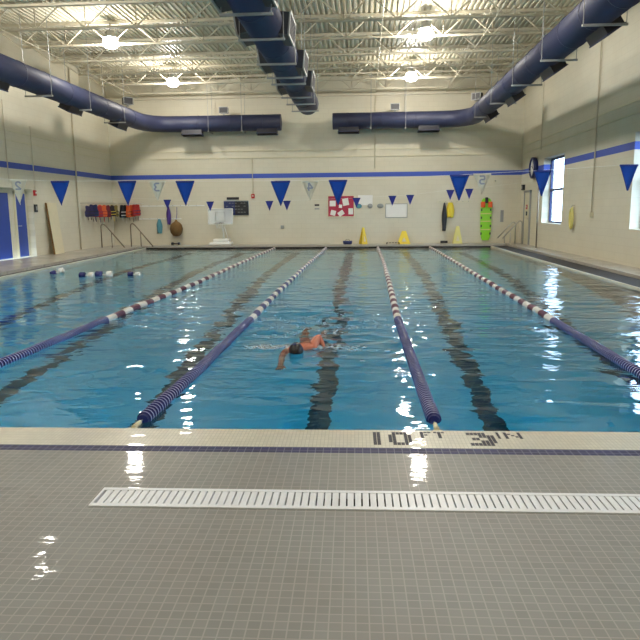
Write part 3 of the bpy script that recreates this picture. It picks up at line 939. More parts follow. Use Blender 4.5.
# ------------------------------------------------------------------ handrails
def handrail(loc, L, H, rz, label, group, mid=.45, hm='bronze'):
    t = thing('pool_handrail', label, 'handrail', loc, rz, group)
    bm = new_bm()
    tube(bm, [(0, 0, 0), (0, 0, H - .12), (.02, 0, H - .04), (.08, 0, H), (.15, 0, H - .03), (.24, 0, H - .12), (L, 0, .02 if L > .8 else .25)], .024, 10)
    obj('rail', bm, M_[hm], t)
    bm = new_bm(); zz = (H - .12) + (.02 - (H - .12)) * (mid * L - .24) / (L - .24) 
    tube(bm, [(mid * L, 0, 0), (mid * L, 0, max(.1, zz))], .020, 8); obj('post', bm, M_[hm], t)
    for x in (0, mid * L):
        bm = new_bm(); lathe(bm, [(.045, 0), (.045, .012), (.022, .02)], 12, Matrix.Translation((x, 0, 0))); obj('base_flange', bm, M_['steel'], t)
    return t
handrail((-7.0, 21.7, DZ), .95, .98, 0, 'steel handrail beside the left wall under the life vests', 'steel handrails at the far left steps')
handrail((-5.98, 22.3, DZ), .95, .98, -.08, 'steel handrail right of the life vests at the far left steps', 'steel handrails at the far left steps')
handrail((10.12, 22.65, DZ), .78, .95, PI + .05, 'steel handrail nearer the right wall by the far right corner', 'steel handrails at the far right corner', .6, 'steel')
handrail((9.93, 22.98, DZ), .72, .90, PI + .05, 'steel handrail nearer the far wall by the far right corner', 'steel handrails at the far right corner', .6, 'steel')

# ------------------------------------------------------------------ life vests
def make_vest():
    t = thing('life_vest', '', 'life vest', group='life vests hanging in the far left corner')
    W, H = .23, .52
    def panel(s):
        return [(s * .01, 0 - .0), (s * .01, -H + .22 - .20), (s * .01, -H), (s * (W - .03), -H), (s * W, -H + .06), (s * (W - .01), -.26), (s * (W - .07), -.18), (s * (W - .05), -.02), (s * (W - .09), .02), (s * .08, .0), (s * .05, -.10)]
    for s in (-1, 1):
        b = new_bm(); prism(b, panel(s)[2:] if False else [(s * .008, -H), (s * (W - .03), -H), (s * W, -H + .06), (s * (W - .01), -.27), (s * (W - .07), -.19), (s * (W - .06), -.02), (s * (W - .10), .02), (s * .08, .01), (s * .03, -.14), (s * .008, -.20)], -.10, -.04)
        bmesh.ops.bevel(b, geom=b.edges[:], offset=.012, segments=2, affect='EDGES')
        obj('front_panel', b, M_['navy'], t)
    b = new_bm(); prism(b, [(-W + .03, -H), (W - .03, -H), (W, -H + .06), (W - .01, -.27), (W - .07, -.19), (W - .06, -.02), (W - .10, .02), (.08, .02), (0, -.03), (-.08, .02), (-W + .10, .02), (-W + .06, -.02), (-W + .07, -.19), (-W + .01, -.27), (-W, -H + .06)], .0, .05)
    bmesh.ops.bevel(b, geom=b.edges[:], offset=.012, segments=2, affect='EDGES')
    obj('back_panel', b, M_['navy'], t)
    for z in (-.28, -.42):
        b = new_bm(); box(b, -W, W, -.106, -.100, z - .014, z + .014); box(b, -.03, .03, -.116, -.104, z - .02, z + .02)
        obj('strap', b, M_['dark'], t)
    for sx, L_ in ((-.12, .16), (.09, .24)):
        b = new_bm(); bar(b, (sx, -.06, -H + .03), (sx + .02, -.05, -H - L_), .004, .024); obj('strap', b, M_['dark'], t)
    b = new_bm(); tube(b, [(.0, .02, -.03), (0, .0, .06), (0, .035, .085), (0, .05, .05)], .005, 6); obj('hook', b, M_['steel'], t)
    return t
def recolor(t, m, ms):
    for ch in t.children:
        if ch.name.split('.')[0] in ('front_panel', 'back_panel', 'strap'):
            ch.data = ch.data.copy(); ch.data.materials.clear()
            ch.data.materials.append(ms if ch.name.startswith('strap') else m)
vc = {'navy': M_['navy'], 'orange': mat('vest_orange', (222, 104, 52), .7), 'red': mat('vest_red', (178, 50, 44), .7), 'maroon': mat('vest_maroon', (120, 40, 52), .7), 'black': M_['dark'],
      'olive': mat('vest_olive', (130, 116, 60), .7), 'deep': mat('vest_navy', (44, 40, 84), .75)}
vests = [('deep', 'dark', 'navy life vest at the left end of the vest row'), ('navy', 'dark', 'blue life vest second from the left end of the vest row'), ('red', 'navy', 'red life vest just left of the bright orange one'),
         ('orange', 'red', 'bright orange life vest in the middle of the left part of the row'), ('maroon', 'dark', 'maroon life vest just right of the bright orange one'), ('black', 'yellow', 'black life vest with yellow straps beside the maroon one'),
         ('olive', 'dark', 'olive life vest near the corner of the row'), ('black', 'white', 'black life vest with white straps hanging on the far wall'), ('orange', 'dark', 'orange life vest hanging on the far wall beside the red one'),
         ('red', 'navy', 'red life vest at the right end of the vest row')]
v0 = make_vest()
VR = []
for i, (c, s, lb) in enumerate(vests):
    o = v0 if i == 0 else copy_tree(v0)
    if i < 7:
        y = 20.88 + i * .435; loc = (XL + .27, y, 1.85 + random.uniform(-.03, .03)); rz = .42 + random.uniform(-.12, .12)
    else:
        loc = (-6.78 + (i - 7) * .27, YF - .27, 1.86 + random.uniform(-.03, .02)); rz = 1.05
    place(o, loc, lb, rz); VR.append((o, c, s))
    o.rotation_euler = (random.uniform(-.05, .08), random.uniform(-.10, .10), rz); k_ = random.uniform(.82, .98); o.scale = (k_, k_, k_ * random.uniform(.92, 1.08))
for o, c, s in VR: recolor(o, vc[c], {'dark': M_['dark'], 'navy': M_['navy'], 'red': M_['red'], 'yellow': M_['yellow'], 'white': M_['white']}[s])
for i, (a, b, lb) in enumerate((((XL + .28, 20.70, 1.93), (XL + .28, 23.72, 1.93), 'steel hanging rail on the left wall carrying life vests'),
                            ((-7.0, YF - .28, 1.93), (-6.0, YF - .28, 1.93), 'short hanging rail on the far wall carrying life vests'))):
    t = thing('vest_rail', lb, 'rail', (0, 0, 0), 0, 'rails carrying life vests')
    bm = new_bm(); tube(bm, [a, b], .014, 8); obj('rail', bm, M_['steel'], t)
    for q in (a, b):
        q = Vector(q); w = Vector((XL, q.y, q.z)) if i == 0 else Vector((q.x, YF, q.z))
        bm = new_bm(); tube(bm, [q, w], .012, 8); obj('bracket', bm, M_['steel'], t)

# peg rails on far wall
for z, x0, x1, lb in ((1.82, -6.2, -3.25, 'upper thin white peg rail on the far wall left of the hoop'), (1.26, -6.2, -4.3, 'lower thin white peg rail on the far wall behind the teal towel')):
    t = thing('peg_rail', lb, 'peg rail', ((x0 + x1) / 2, YF, z), 0, 'white peg rails on the far wall')
    L = (x1 - x0) / 2
    bm = new_bm(); box(bm, -L, L, -.02, 0, -.025, .025); obj('board', bm, M_['white'], t)
    n = int(2 * L / .35)
    for k in range(n):
        x = -L + .15 + k * .35
        bm = new_bm(); tube(bm, [(x, -.02, 0), (x, -.07, .01), (x, -.085, .035)], .008, 6); obj('peg', bm, M_['grey'], t)

def drape(name, label, cat, x, z0, z1, w0, w1, m, yoff=.06, folds=3, parent_rz=0):
    """cloth gathered at a hook and hanging in folds, closed shape"""
    bm = new_bm(); N = 12; K = 24; rings = []
    for r in range(N + 1):
        t_ = r / N
        w = (w0 + (w1 - w0) * math.sin(min(1, t_ * 1.5) * PI * .5) * (1 - .45 * max(0, t_ - .55) / .45)) / 2; d = .035 + .02 * t_
        ring = []
        for k in range(K):
            a = 2 * PI * k / K
            f = 1 + .16 * math.cos(a * folds * 2 + t_ * 2) + .12 * noise.noise(Vector((math.cos(a) * 2, t_ * 4, x)))
            zz = z1 + (z0 - z1) * t_ + (.02 * math.cos(a * 3) if r == N else 0)
            ring.append(bm.verts.new((math.cos(a) * w * f, math.sin(a) * d * f, zz - z0)))
        rings.append(ring)
    for r in range(N):
        for k in range(K):
            f = bm.faces.new((rings[r][k], rings[r][(k + 1) % K], rings[r + 1][(k + 1) % K], rings[r + 1][k])); f.smooth = True
    bm.faces.new(rings[0]); bm.faces.new(rings[-1])
    o = obj(name, bm, m); o.location = (x, YF - yoff, z0)
    return tag(o, label, cat)
drape('towel', 'teal towel hanging from the lower peg rail on the far wall', 'towel', -5.27, .64, 1.25, .10, .26, M_['teal'], .09)
drape('robe', 'dark purple cloth hanging above the brown mesh bag', 'cloth', -4.84, 1.02, 1.80, .06, .20, M_['purple'], .09)
# mesh bag
t = thing('mesh_bag', 'round brown mesh bag hanging beside the purple cloth on the far wall', 'bag', (-4.46, YF - .30, .50))
bm = new_bm(); lathe(bm, [(.02, 0), (.16, .03), (.25, .16), (.28, .33), (.24, .50), (.15, .60), (.06, .66), (.04, .72)], 20); obj('sack', bm, M_['brown'], t, smooth=True)
bm = new_bm(); tube(bm, [(0, 0, .70), (.02, .1, .95), (0, .22, 1.27)], .012, 6); obj('cord', bm, M_['purple'], t)
# black foot on the deck under it
t = thing('dumbbell', 'small black weight lying on the far deck under the mesh bag', 'weight', (-4.55, YF - .2, DZ + .06))
bm = new_bm(); tube(bm, [(-.1, 0, 0), (.1, 0, 0)], .02, 8); obj('bar', bm, M_['dark'], t)
for s in (-1, 1):
    bm = new_bm(); tube(bm, [(s * .1, 0, 0), (s * .19, 0, 0)], .058, 8); obj('head', bm, M_['dark'], t)

# ------------------------------------------------------------------ poolside basketball hoop
t = thing('poolside_basketball_hoop', 'white portable poolside basketball hoop on the far deck', 'basketball hoop', (-2.42, 23.5, DZ))
bm = new_bm()
bbox(bm, -.52, .46, -.22, .34, 0, .13, .05, 3); bbox(bm, -.36, .34, -.12, .30, .11, .27, .05, 3)
obj('base', bm, M_['white'], t)
bm = new_bm(); tube(bm, [(.06, .2, .22), (.06, .16, .55), (.04, .0, .9), (.03, -.06, 1.15)], .035, 10); tube(bm, [(.25, .2, .25), (.12, .05, .8)], .02, 8)
obj('pole', bm, M_['white'], t)
bm = new_bm(); bbox(bm, -.53, .53, -.10, -.07, .90, 1.54, .008)
bd = obj('backboard', bm, M_['acrylic'], t)
bm = new_bm()
for (a, b, c, d) in ((-.54, .54, .885, .915), (-.54, .54, 1.53, 1.56), (-.545, -.515, .9, 1.55), (.515, .545, .9, 1.55)): box(bm, a, b, -.115, -.065, c, d)
obj('board_rim', bm, M_['white'], bd)
bm = new_bm()
for (a, b, c, d) in ((-.21, .21, 1.02, 1.04), (-.21, .21, 1.38, 1.40), (-.21, -.19, 1.02, 1.40), (.19, .21, 1.02, 1.40)): box(bm, a, b, -.112, -.102, c, d)
obj('target_square', bm, M_['grey'], bd)
bm = new_bm(); tube(bm, [(.19 * math.cos(a), -.32 + .19 * math.sin(a), .95) for a in [2 * PI * k / 20 for k in range(20)]], .01, 6, closed=True); bar(bm, (0, -.1, .95), (0, -.14, .95), .08, .04)
rim = obj('rim', bm, M_['dark'], t)
bm = new_bm()
for k in range(12):
    a = 2 * PI * k / 12; b = a + .26; c = a - .26
    for q in (b, c): tube(bm, [(.19 * math.cos(a), -.32 + .19 * math.sin(a), .95), (.12 * math.cos(q), -.32 + .12 * math.sin(q), .72)], .004, 4)
obj('net', bm, M_['white'], rim)

# ------------------------------------------------------------------ far wall items
# scoreboard
t = thing('record_board', 'dark blue record board with faint pale writing behind the basketball hoop', 'board', (-1.84, YF, 1.70))
bm = new_bm(); bbox(bm, -.54, .54, -.05, 0, -.31, .31, .008); obj('panel', bm, M_['navy'], t)
bm = new_bm(); box(bm, -.05, .53, -.054, -.048, -.30, .30); obj('dark_field', bm, M_['dark'], t)
bm = new_bm()
for k in range(4):
    for j in range(7):
        if (k * 3 + j) % 4: box(bm, -.45 + j * .13, -.36 + j * .13, -.057, -.053, .20 - k * .13, .215 - k * .13)
obj('text_rows', bm, M_['grey'], t)
t = thing('record_sign', 'narrow dark sign plate above the record board', 'sign', (-1.98, YF, 2.11))
bm = new_bm(); bbox(bm, -.27, .27, -.03, 0, -.055, .055, .005); obj('plate', bm, M_['dark'], t)
# fire alarm + conduit
def alarm(loc, rz, label, cond):
    t = thing('fire_alarm', label, 'fire alarm', loc, rz, 'red fire alarms on the walls')
    bm = new_bm(); bbox(bm, -.07, .07, -.06, 0, -.09, .09, .01); obj('housing', bm, M_['red'], t)
    bm = new_bm(); lathe(bm, [(.03, 0), (.035, .015), (.01, .03)], 12, Matrix.Translation((0, -.058, .01)) @ Matrix.Rotation(PI / 2, 4, 'X')); obj('strobe', bm, M_['white'], t)
    if cond:
        bm = new_bm(); tube(bm, [(0, -.02, .08), (0, -.02, cond)], .012, 8); obj('conduit', bm, M_['cream'], t)
alarm((-1.09, YF, 2.2), 0, 'red fire alarm with conduit on the far wall right of the record board', 1.62)
alarm((XL, 17.14, 2.23), PI / 2, 'red fire alarm on the left wall beside the blue doors', 0)
alarm((XR, 22.75, 1.62), -PI / 2, 'small red alarm on the right wall near the far corner', 0)
def wbox(name, label, cat, loc, rz, w, h, d, m, group=None, knob=True):
    t = thing(name, label, cat, loc, rz, group)
    bm = new_bm(); bbox(bm, -w / 2, w / 2, -d, 0, -h / 2, h / 2, .006); obj('housing', bm, m, t)
    if knob:
        bm = new_bm(); box(bm, -w * .25, w * .25, -d - .008, -d, -h * .25, h * .25); obj('cover', bm, M_['grey'], t)
    return t
wbox('wall_outlet', 'small grey outlet box low on the far wall below the middle pennants', 'outlet', (.17, YF, .86), 0, .14, .14, .05, M_['galv'])
wbox('switch_box', 'small black switch box on the left wall under the fire alarm', 'switch', (XL, 17.12, 1.72), PI / 2, .16, .26, .06, M_['dark'])
wbox('switch_box', 'small black box on the right wall near the far corner, lower of two', 'switch', (XR, 22.75, 1.36), -PI / 2, .12, .16, .06, M_['dark'])
wbox('exit_device', 'dark box high on the right wall near the far corner', 'box', (XR, 23.45, 2.42), -PI / 2, .24, .22, .10, M_['dark'])
wbox('notice_plate', 'tiny dark two-line notice left of the red bulletin board', 'sign', (1.69, YF, 1.79), 0, .20, .07, .01, M_['dark'], knob=False)
wbox('notice_plate', 'tiny pale strip notice under the tiny dark notice', 'sign', (1.69, YF, 1.63), 0, .20, .05, .01, M_['grey'], knob=False)
wbox('wall_thermometer', 'narrow grey notice plate on the far wall right of the green spine board', 'sign', (9.58, YF, 1.25), 0, .13, .50, .02, M_['grey'])
wbox('wall_speaker', 'small grey box on the far wall high in the right corner region', 'box', (9.25, YF, 2.72), 0, .1, .1, .05, M_['cream'])
# bulletin board
t = thing('bulletin_board', 'red bulletin board with white papers in the middle of the far wall', 'bulletin board', (2.73, YF, 1.73))
bm = new_bm(); box(bm, -.56, .56, -.03, 0, -.44, .44); obj('backing', bm, M_['board_red'], t)
bm = new_bm()
for (a, b, c, d) in ((-.58, .58, -.46, -.43), (-.58, .58, .43, .46), (-.58, -.55, -.46, .46), (.55, .58, -.46, .46)): box(bm, a, b, -.045, 0, c, d)
obj('board_frame', bm, M_['sand'], t)
for (x, z, w, h, r) in ((-.36, .12, .26, .24, 0), (.20, .18, .26, .30, -.2), (-.34, -.28, .22, .22, .25), (.0, -.30, .26, .20, -.6), (.42, -.22, .20, .26, 0), (-.02, .0, .14, .14, .1)):
    bm = new_bm(); box(bm, -w / 2, w / 2, -.036, -.031, -h / 2, h / 2, mtx=Matrix.Translation((x, 0, z)) @ Matrix.Rotation(r, 4, 'Y')); obj('paper', bm, M_['paper'], t)
o = wbox('poster', 'white poster on the far wall right of the bulletin board', 'poster', (3.78, YF, 1.98), 0, .62, .42, .008, M_['paper'], knob=False)
for x, w, c, lb in ((3.50, .26, 'teal', 'teal oval plaque under the white poster'), (3.98, .22, 'grey', 'grey oval plaque right of the teal one'), (4.42, .28, 'pg', 'pale grey oval plaque left of the whiteboard')):
    bm = new_bm()
    lathe(bm, [(.5, 0), (.5, .03), (.42, .045), (.02, .045)], 24, Matrix.Diagonal((w, 1, .2, 1)) @ Matrix.Rotation(PI / 2, 4, 'X'))
    o = obj('oval_plaque', bm, {'teal': M_['teal'], 'grey': M_['grey'], 'pg': M_['grey']}[c]); o.location = (x, YF, 1.73)
    tag(o, lb, 'plaque', 'oval plaques on the far wall')
t = thing('whiteboard', 'small framed whiteboard on the far wall', 'whiteboard', (5.11, YF, 1.52))
bm = new_bm(); box(bm, -.45, .45, -.015, 0, -.28, .28); obj('surface', bm, M_['paper'], t)
bm = new_bm()
for (a, b, c, d) in ((-.47, .47, -.30, -.275), (-.47, .47, .275, .30), (-.47, -.445, -.3, .3), (.445, .47, -.3, .3)): box(bm, a, b, -.03, 0, c, d)
obj('board_frame', bm, M_['grey'], t)
# peg shelf right
t = thing('peg_rail', 'thin peg rail on the far wall between the yellow bag and the spine board', 'peg rail', (7.55, YF, 1.87), 0, 'white peg rails on the far wall')
bm = new_bm(); box(bm, -.72, .72, -.02, 0, -.03, .03); obj('board', bm, M_['cream'], t)
for k in range(6):
    x = -.6 + k * .24
    bm = new_bm(); tube(bm, [(x, -.02, 0), (x, -.07, 0), (x, -.085, .03)], .009, 6); obj('peg', bm, M_['grey'], t)
drape('kickboard_bag', 'yellow bag hanging from the right peg rail on the far wall', 'bag', 7.39, 1.22, 1.84, .16, .30, M_['yellow'], .10)
drape('rope_bundle', 'dark grey rope bundle hanging left of the yellow bag', 'rope', 7.14, .66, 1.84, .05, .20, M_['dark'], .10, folds=2)
wbox('floor_weight', 'small black block on the far deck under the dark rope bundle', 'block', (7.15, YF - .06, DZ + .06), 0, .30, .10, .12, M_['dark'], knob=False)
# spine board
t = thing('spine_board', 'lime green spine board with orange head block on the far wall', 'spine board', (8.90, YF - .03, .24)); t.scale = (.88, 1, 1)
bm = new_bm(); prism(bm, [(-.16, 0), (.16, 0), (.22, .15), (.26, .6), (.26, 1.35), (.21, 1.70), (.14, 1.76), (-.14, 1.76), (-.21, 1.70), (-.26, 1.35), (-.26, .6), (-.22, .15)], -.055, 0)
bmesh.ops.bevel(bm, geom=bm.edges[:], offset=.008, segments=2, affect='EDGES'); obj('board', bm, M_['lime'], t)
for z in (.28, .6, .95, 1.28):
    for s in (-1, 1):
        bm = new_bm(); bbox(bm, s * .215 - .03, s * .215 + .03, -.062, -.052, z - .05, z + .05, .004, 1); obj('handle_slot', bm, M_['dark'], t)
for s in (-1, 1):
    bm = new_bm(); bbox(bm, s * .17 - .10, s * .17 + .10, -.17, -.055, 1.38, 1.62, .03); obj('head_block', bm, M_['orange'], t)
bm = new_bm(); bbox(bm, -.07, .07, -.12, -.055, 1.56, 1.80, .02); obj('head_strap', bm, M_['dark'], t)
for z in (.45, .8, 1.12):
    bm = new_bm(); box(bm, -.265, .265, -.066, -.056, z - .022, z + .022); obj('strap', bm, M_['pale_yellow'], t)
# wet floor signs
def floor_sign(loc, w, h, m, label, rz=0):
    t = thing('wet_floor_sign', label, 'floor sign', loc, rz, 'wet floor signs along the far wall')
    for s in (-1, 1):
        ang = s * math.atan2(.14, h)
        b = new_bm(); prism(b, [(-w / 2, 0), (w / 2, 0), (w * .16, h), (-w * .16, h)], -.008, .008, mtx=Matrix.Translation((0, -s * .15, 0)) @ Matrix.Rotation(-ang, 4, 'X'))
        obj('panel', b, m, t)
    b = new_bm(); prism(b, [(-w * .18, .12 * h), (w * .18, .12 * h), (0, .45 * h)], -.175, -.168, mtx=Matrix.Rotation(0, 4, 'X') @ Matrix.Rotation(0, 4, 'Y'))
    b2 = obj('warning_mark', b, M_['sand'] , t)
    b2.rotation_euler = (-math.atan2(.14, h), 0, 0); b2.location = (0, .0, .0)
floor_sign((3.69, 23.62, DZ), .28, .72, M_['yellow'], 'narrow yellow wet floor sign standing below the bulletin board', .5)
floor_sign((5.42, 23.62, DZ), .54, .56, M_['yellow'], 'wide yellow wet floor sign standing below the whiteboard')
floor_sign((7.68, 23.70, DZ), .40, .74, M_['pale_yellow'], 'pale yellow wet floor sign standing left of the green spine board')
# low dark rack and blue item
t = thing('low_rack', 'low dark slatted rack on the far deck below the whiteboard', 'rack', (4.95, 23.45, DZ))
bm = new_bm()
for k in range(5): box(bm, -.28 + k * .12, -.20 + k * .12, -.08, .08, .05, .075)
obj('slats', bm, M_['dark'], t)
for x in (-.26, .26):
    bm = new_bm(); box(bm, x - .02, x + .02, -.07, .07, 0, .05); obj('foot', bm, M_['dark'], t)
t = thing('sports_bag', 'small dark blue bag on the far deck below the bulletin board', 'bag', (3.03, 23.35, DZ))
bm = new_bm(); tube(bm, [(-.19, 0, .08), (-.17, 0, .085), (.17, 0, .085), (.19, 0, .08)], [.05, .08, .08, .05], 14); obj('body', bm, M_['navy'], t)
bm = new_bm(); tube(bm, [(-.09, -.03, .155), (-.06, -.02, .22), (.06, -.02, .22), (.09, -.03, .155)], .008, 6); obj('handle', bm, M_['dark'], t)

# ------------------------------------------------------------------ left and right wall items
t = thing('leaning_board', 'tall cream foam board leaning on the left wall right of the blue doors', 'board', (XL + .24, 18.15, DZ))
bm = new_bm(); bbox(bm, -.03, .03, -.36, .36, 0, 1.80, .01)
o = obj('panel', bm, M_['sand'], t); o.rotation_euler = (0, -.10, 0)
bm = new_bm(); box(bm, -.032, .032, -.366, -.358, .0, 1.8); o = obj('edge_band', bm, M_['brown'], t); o.rotation_euler = (0, -.10, 0)
def conduit(name, pts, label, r=.016, box_end=None, m=None):
    t = thing(name, label, 'conduit', (0, 0, 0), 0, 'surface conduits on the walls')
    bm = new_bm(); tube(bm, pts, r, 8); obj('pipe', bm, m or M_['cream'], t)
    if box_end:
        x, y, z = box_end; bm = new_bm(); bbox(bm, x - .05, x + .05, y - .05, y + .05, z - .07, z + .07, .008); obj('junction_box', bm, M_['cream'], t)
conduit('wall_conduit', [(XL + .045, 20.42, 0.14), (XL + .045, 20.42, 6.9)], 'vertical pipe on the left wall just left of the life vests', .028, m=M_['joist'])
conduit('wall_conduit', [(XL + .04, 17.15, 2.36), (XL + .04, 17.15, 4.4)], 'vertical conduit on the left wall above the blue doors', .016, m=M_['joist'])
conduit('wall_conduit', [(XL + .04, 15.55, 2.5), (XL + .04, 15.55, 5.0)], 'vertical conduit at the left edge of the view above the doors', .016, m=M_['joist'])
conduit('wall_conduit', [(XR - .04, 15.05, 1.42), (XR - .04, 15.05, 6.9)], 'vertical conduit on the right wall ending in a small box between the windows', .020, (XR - .05, 15.05, 1.36), M_['joist'])
conduit('wall_conduit', [(XR - .04, 20.95, 3.7), (XR - .04, 20.95, 6.9)], 'vertical conduit on the right wall above the pace clock', .014, m=M_['joist'])
conduit('wall_conduit', [(4.18, YF - .04, 3.3), (4.18, YF - .04, 6.3)], 'vertical conduit in the middle of the far wall', .012, m=M_['cream'])
# yellow rescue rope bag on right wall
t = thing('rescue_rope', 'pale yellow coiled rescue rope hanging on the right wall between the windows', 'rope', (XR - .07, 16.75, 1.28))
for k in range(5):
    bm = new_bm()
    w = .07 + .018 * k
    pts = [(-.02 * (k % 3), w * math.sin(a) * 1.2, .30 * math.cos(a) - .02 * k) for a in [2 * PI * i / 24 for i in range(24)]]
    tube(bm, pts, .017, 7, closed=True); obj('coil', bm, M_['pale_yellow'], t)
bm = new_bm(); tube(bm, [(.07, 0, .36), (0, 0, .36), (-.03, 0, .32)], .01, 6); obj('hook', bm, M_['steel'], t)

# ------------------------------------------------------------------ foam dumbbells floating
def make_dumbbell():
    t = thing('foam_dumbbell', '', 'pool float', group='blue and white foam floats on the left of the pool')
    R = Matrix.Rotation(PI / 2, 4, 'Y')
    bm = new_bm(); tube(bm, [(-.12, 0, 0), (.12, 0, 0)], .018, 10); obj('handle', bm, M_['white'], t)
    bm = new_bm(); lathe(bm, [(.02, -.19), (.07, -.185), (.085, -.17), (.085, -.06), (.07, -.045), (.02, -.04)], 16, R); obj('foam_end', bm, M_['blue_float'], t)
    bm = new_bm(); lathe(bm, [(.02, .04), (.07, .045), (.08, .06), (.08, .15), (.07, .165), (.02, .17)], 16, R); obj('foam_end', bm, M_['white_float'], t)
    return t
d0 = make_dumbbell()
for i, (x, y, rz, s, lb) in enumerate(((-4.20, 11.9, .25, 1.0, 'leftmost of the four blue and white foam floats'), (-3.05, 11.05, .0, 1.0, 'second blue and white foam float from the left'),
                                    (-2.68, 11.22, .15, 1.15, 'largest blue and white foam float, third from the left'), (-1.93, 11.25, .0, .85, 'rightmost of the four blue and white foam floats'))):
    o = d0 if i == 0 else copy_tree(d0)
    place(o, (x, y, .035), lb, rz); o.scale = (s, s, s)
    if i == 0: o.rotation_euler = (0, -.35, .2)

# ------------------------------------------------------------------ swimmer
def skin_obj(name, verts, edges, radii, m, parent=None, sub=2, root=0):
    me = bpy.data.meshes.new(name); me.from_pydata([Vector(v) for v in verts], edges, []); me.update()
    o = bpy.data.objects.new(name, me); COL.objects.link(o)
    sm = o.modifiers.new('skin', 'SKIN'); 
    for i, r in enumerate(radii):
        rr = r if isinstance(r, tuple) else (r, r)
        me.skin_vertices[0].data[i].radius = rr
        me.skin_vertices[0].data[i].use_root = (i == root)
    sm.use_smooth_shade = True
    ss = o.modifiers.new('sub', 'SUBSURF'); ss.levels = sub; ss.render_levels = sub
    dg = bpy.context.evaluated_depsgraph_get()
    me2 = bpy.data.meshes.new_from_object(o.evaluated_get(dg))
    bpy.data.objects.remove(o)
    me2.materials.clear(); me2.materials.append(m)
    for p in me2.polygons: p.use_smooth = True
    o2 = bpy.data.objects.new(name, me2); COL.objects.link(o2)
    if parent: o2.parent = parent
    return o2
SW = (3.02, 2.55, -0.022)
t = thing('person', 'swimmer doing front crawl towards the camera, dark cap and bare shoulders', 'person', SW)
# local: swims towards -Y; +X is the swimmer's left
V = [(.09, .95, -.14),      # 0 pelvis
     (.07, .70, -.09),     # 1 waist
     (.045, .42, -.055),     # 2 chest
     (.02, .24, -.03),       # 3 upper chest
     (.0, .13, -.01),       # 4 neck
     (.165, .26, .025),        # 5 left shoulder
     (.22, .50, .13),       # 6 left elbow (recovering over the water)
     (.30, .41, -.02),      # 7 left wrist
     (-.145, .20, -.02),     # 8 right shoulder (reaching forward)
     (-.17, -.08, -.12),    # 9 right elbow
     (-.15, -.40, -.28),      # 10 right wrist
     (.19, 1.00, -.16), (.21, 1.42, -.30), (.20, 1.82, -.38), (.20, 2.02, -.44),   # 11-14 left leg
     (-.01, 1.00, -.16), (-.04, 1.42, -.34), (-.03, 1.83, -.30), (-.03, 2.04, -.30)] # 15-18 right leg
E_ = [(0, 1), (1, 2), (2, 3), (3, 4), (3, 5), (5, 6), (6, 7), (3, 8), (8, 9), (9, 10), (0, 11), (11, 12), (12, 13), (13, 14), (0, 15), (15, 16), (16, 17), (17, 18)]
R_ = [(.13, .10), (.125, .10), (.14, .11), (.13, .10), .055, .070, .045, .028, .068, .044, .028, .085, .055, .036, (.03, .045), .085, .055, .036, (.03, .045)]
body = skin_obj('body', V, E_, R_, M_['skin'], t)
# head joined as part of the body figure
bm = new_bm()
bmesh.ops.create_uvsphere(bm, u_segments=24, v_segments=18, radius=1)
for v in bm.verts:
    x, y, z = v.co
    # head long axis along y (crown towards -Y), face towards -Z
    v.co = Vector((x * .077, y * .105, z * .092))
    if z < -.2 and y > .2: v.co.z *= .92
    f = math.exp(-((x) / .18) ** 2 - ((y - .15) / .22) ** 2)
    if z < 0: v.co.z -= .022 * f                      # nose
    for s in (-1, 1):
        g = math.exp(-((x - s * .42) / .2) ** 2 - ((y + .05) / .18) ** 2)
        if z < 0: v.co.z += .010 * g                  # eye sockets
    if z < 0: v.co.z += .006 * math.exp(-((x) / .35) ** 2 - ((y - .5) / .08) ** 2)   # mouth
    for s in (-1, 1):
        g = math.exp(-((x - s) / .3) ** 2 - ((y - .15) / .22) ** 2 - ((z) / .3) ** 2)
        v.co.x += s * .014 * g                         # ears
for f in bm.faces: f.smooth = True
hd = obj('head', bm, M_['skin'], t); hd.location = (-.01, .02, .045); hd.rotation_euler = (.45, 0, .05)
# merge head into the body mesh so the figure is one piece
bm = new_bm(); bm.from_mesh(body.data)
tmp = bmesh.new(); tmp.from_mesh(hd.data)
merge(bm, tmp, Matrix.Translation(hd.location) @ hd.rotation_euler.to_matrix().to_4x4())
# hands: palm and five bent fingers each
def hand(bm, wrist, d, up_, side):
    d = Vector(d).normalized(); up_ = Vector(up_).normalized(); w = d.cross(up_).normalized() * side
    wrist = Vector(wrist)
    mt = Matrix((w, d, w.cross(d))).transposed().to_4x4(); mt.translation = wrist
    p = bmesh.new(); box(p, -.038, .038, -.01, .085, -.013, .013)
    bmesh.ops.bevel(p, geom=p.edges[:], offset=.010, segments=3, affect='EDGES'); merge(bm, p, mt)
    for i, (x, L) in enumerate(((-.030, .070), (-.010, .080), (.011, .075), (.031, .058))):
        pts = [mt @ Vector(q) for q in ((x, .07, 0), (x * 1.08, .07 + L * .5, -.002), (x * 1.1, .07 + L * .8, -.010), (x * 1.1, .07 + L, -.020))]
        tube(bm, pts, [.0095, .009, .008, .006], 8)
    pts = [mt @ Vector(q) for q in ((-.032, .015, 0), (-.056, .045, -.004), (-.066, .075, -.010))]
    tube(bm, pts, [.013, .011, .007], 8)
hand(bm, (-.15, -.39, -.278), (.02, -1, -.40), (0, 0, 1), 1)
hand(bm, (.30, .415, -.018), (.05, -1, -.35), (0, 0, 1), -1)
bm.to_mesh(body.data); bm.free()
for p in body.data.polygons: p.use_smooth = True
bpy.data.objects.remove(hd)
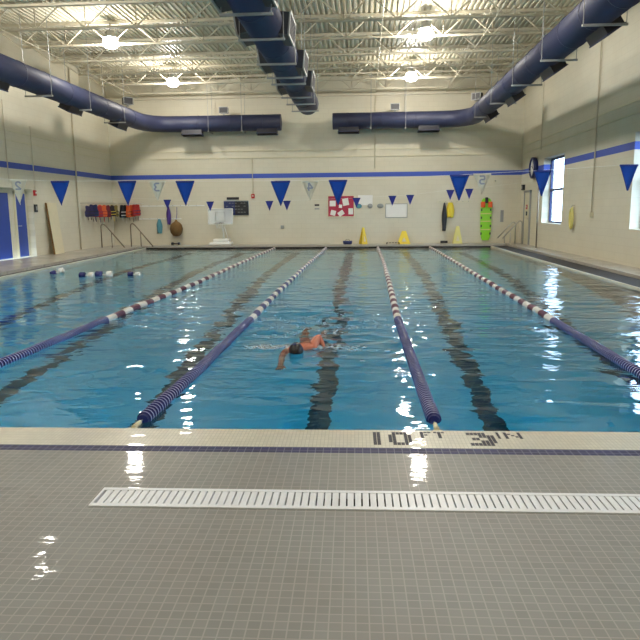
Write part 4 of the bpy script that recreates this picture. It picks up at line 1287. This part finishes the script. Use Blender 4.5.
# cap and goggles
bm = new_bm()
bmesh.ops.create_uvsphere(bm, u_segments=24, v_segments=18, radius=1)
bmesh.ops.delete(bm, geom=[v for v in bm.verts if v.co.y * .9 - v.co.z * .25 > .22], context='VERTS')
for v in bm.verts: v.co = Vector((v.co.x * .083, v.co.y * .111, v.co.z * .098))
bmesh.ops.solidify(bm, geom=bm.faces[:], thickness=.003)
for f in bm.faces: f.smooth = True
c = obj('swim_cap', bm, M_['cap'], t); c.location = (-.01, .02, .045); c.rotation_euler = (.45, 0, .05)
bm = new_bm()
for s in (-1, 1):
    lathe(bm, [(.024, 0), (.022, .012), (.01, .014)], 12, Matrix.Translation((s * .033, -.005, -.092)) @ Matrix.Rotation(PI, 4, 'X'))
tube(bm, [(math.cos(a) * .084, -.005, math.sin(a) * .099) for a in [2 * PI * k / 28 for k in range(28)]], .004, 6, closed=True)
c = obj('goggles', bm, M_['navy'], t); c.location = (-.01, .02, .045); c.rotation_euler = (.45, 0, .05)
skin_obj('swim_trunks', [(.085, .84, -.12), (.09, .97, -.145), (.185, 1.03, -.165), (.20, 1.20, -.22), (-.005, 1.03, -.165), (-.02, 1.20, -.24)], [(0, 1), (1, 2), (2, 3), (1, 4), (4, 5)],
         [(.138, .112), (.14, .112), .094, .080, .094, .080], M_['trunks'], t, root=1)

t.scale = (.94, .94, .94)
# splash foam around the swimmer; white blobs behind also stand in for glints
m_, n_, l_, b_ = nt('foam_and_glints')
b_.inputs['Base Color'].default_value = (.9, .95, .97, 1); b_.inputs['Roughness'].default_value = .25; b_.inputs['Transmission Weight'].default_value = .55; b_.inputs['IOR'].default_value = 1.33
M_['foam'] = m_
bm = new_bm()
rnd = random.Random(3)
def blob(x, y, z, r, sx=1.0, sy=1.0, sz=.5):
    b = bmesh.new(); bmesh.ops.create_icosphere(b, subdivisions=1, radius=r)
    for v in b.verts: v.co = Vector((v.co.x * sx, v.co.y * sy, v.co.z * sz)) * (1 + rnd.uniform(-.2, .2))
    for f in b.faces: f.smooth = True
    merge(bm, b, Matrix.Translation((x, y, z)))
for k in range(330):
    u = rnd.random()
    if u < .30: x = SW[0] - .12 - rnd.random() * .52; y = SW[1] + .28 + rnd.gauss(0, .06)
    elif u < .5: x = SW[0] + .2 + rnd.random() * .55; y = SW[1] + .25 + rnd.gauss(0, .06)
    else:
        x = SW[0] + .15 + rnd.gauss(0, .5); y = SW[1] + 1.8 + rnd.gauss(0, .9)
    blob(x, y, wave(x, y) + .004, rnd.uniform(.006, .020), rnd.uniform(1, 2.6), rnd.uniform(.6, 1.2), .35)
tag(obj('splash', bm, M_['foam']), 'white splash foam around and behind the swimmer, partly standing in for glints behind', 'splash', kind='stuff')
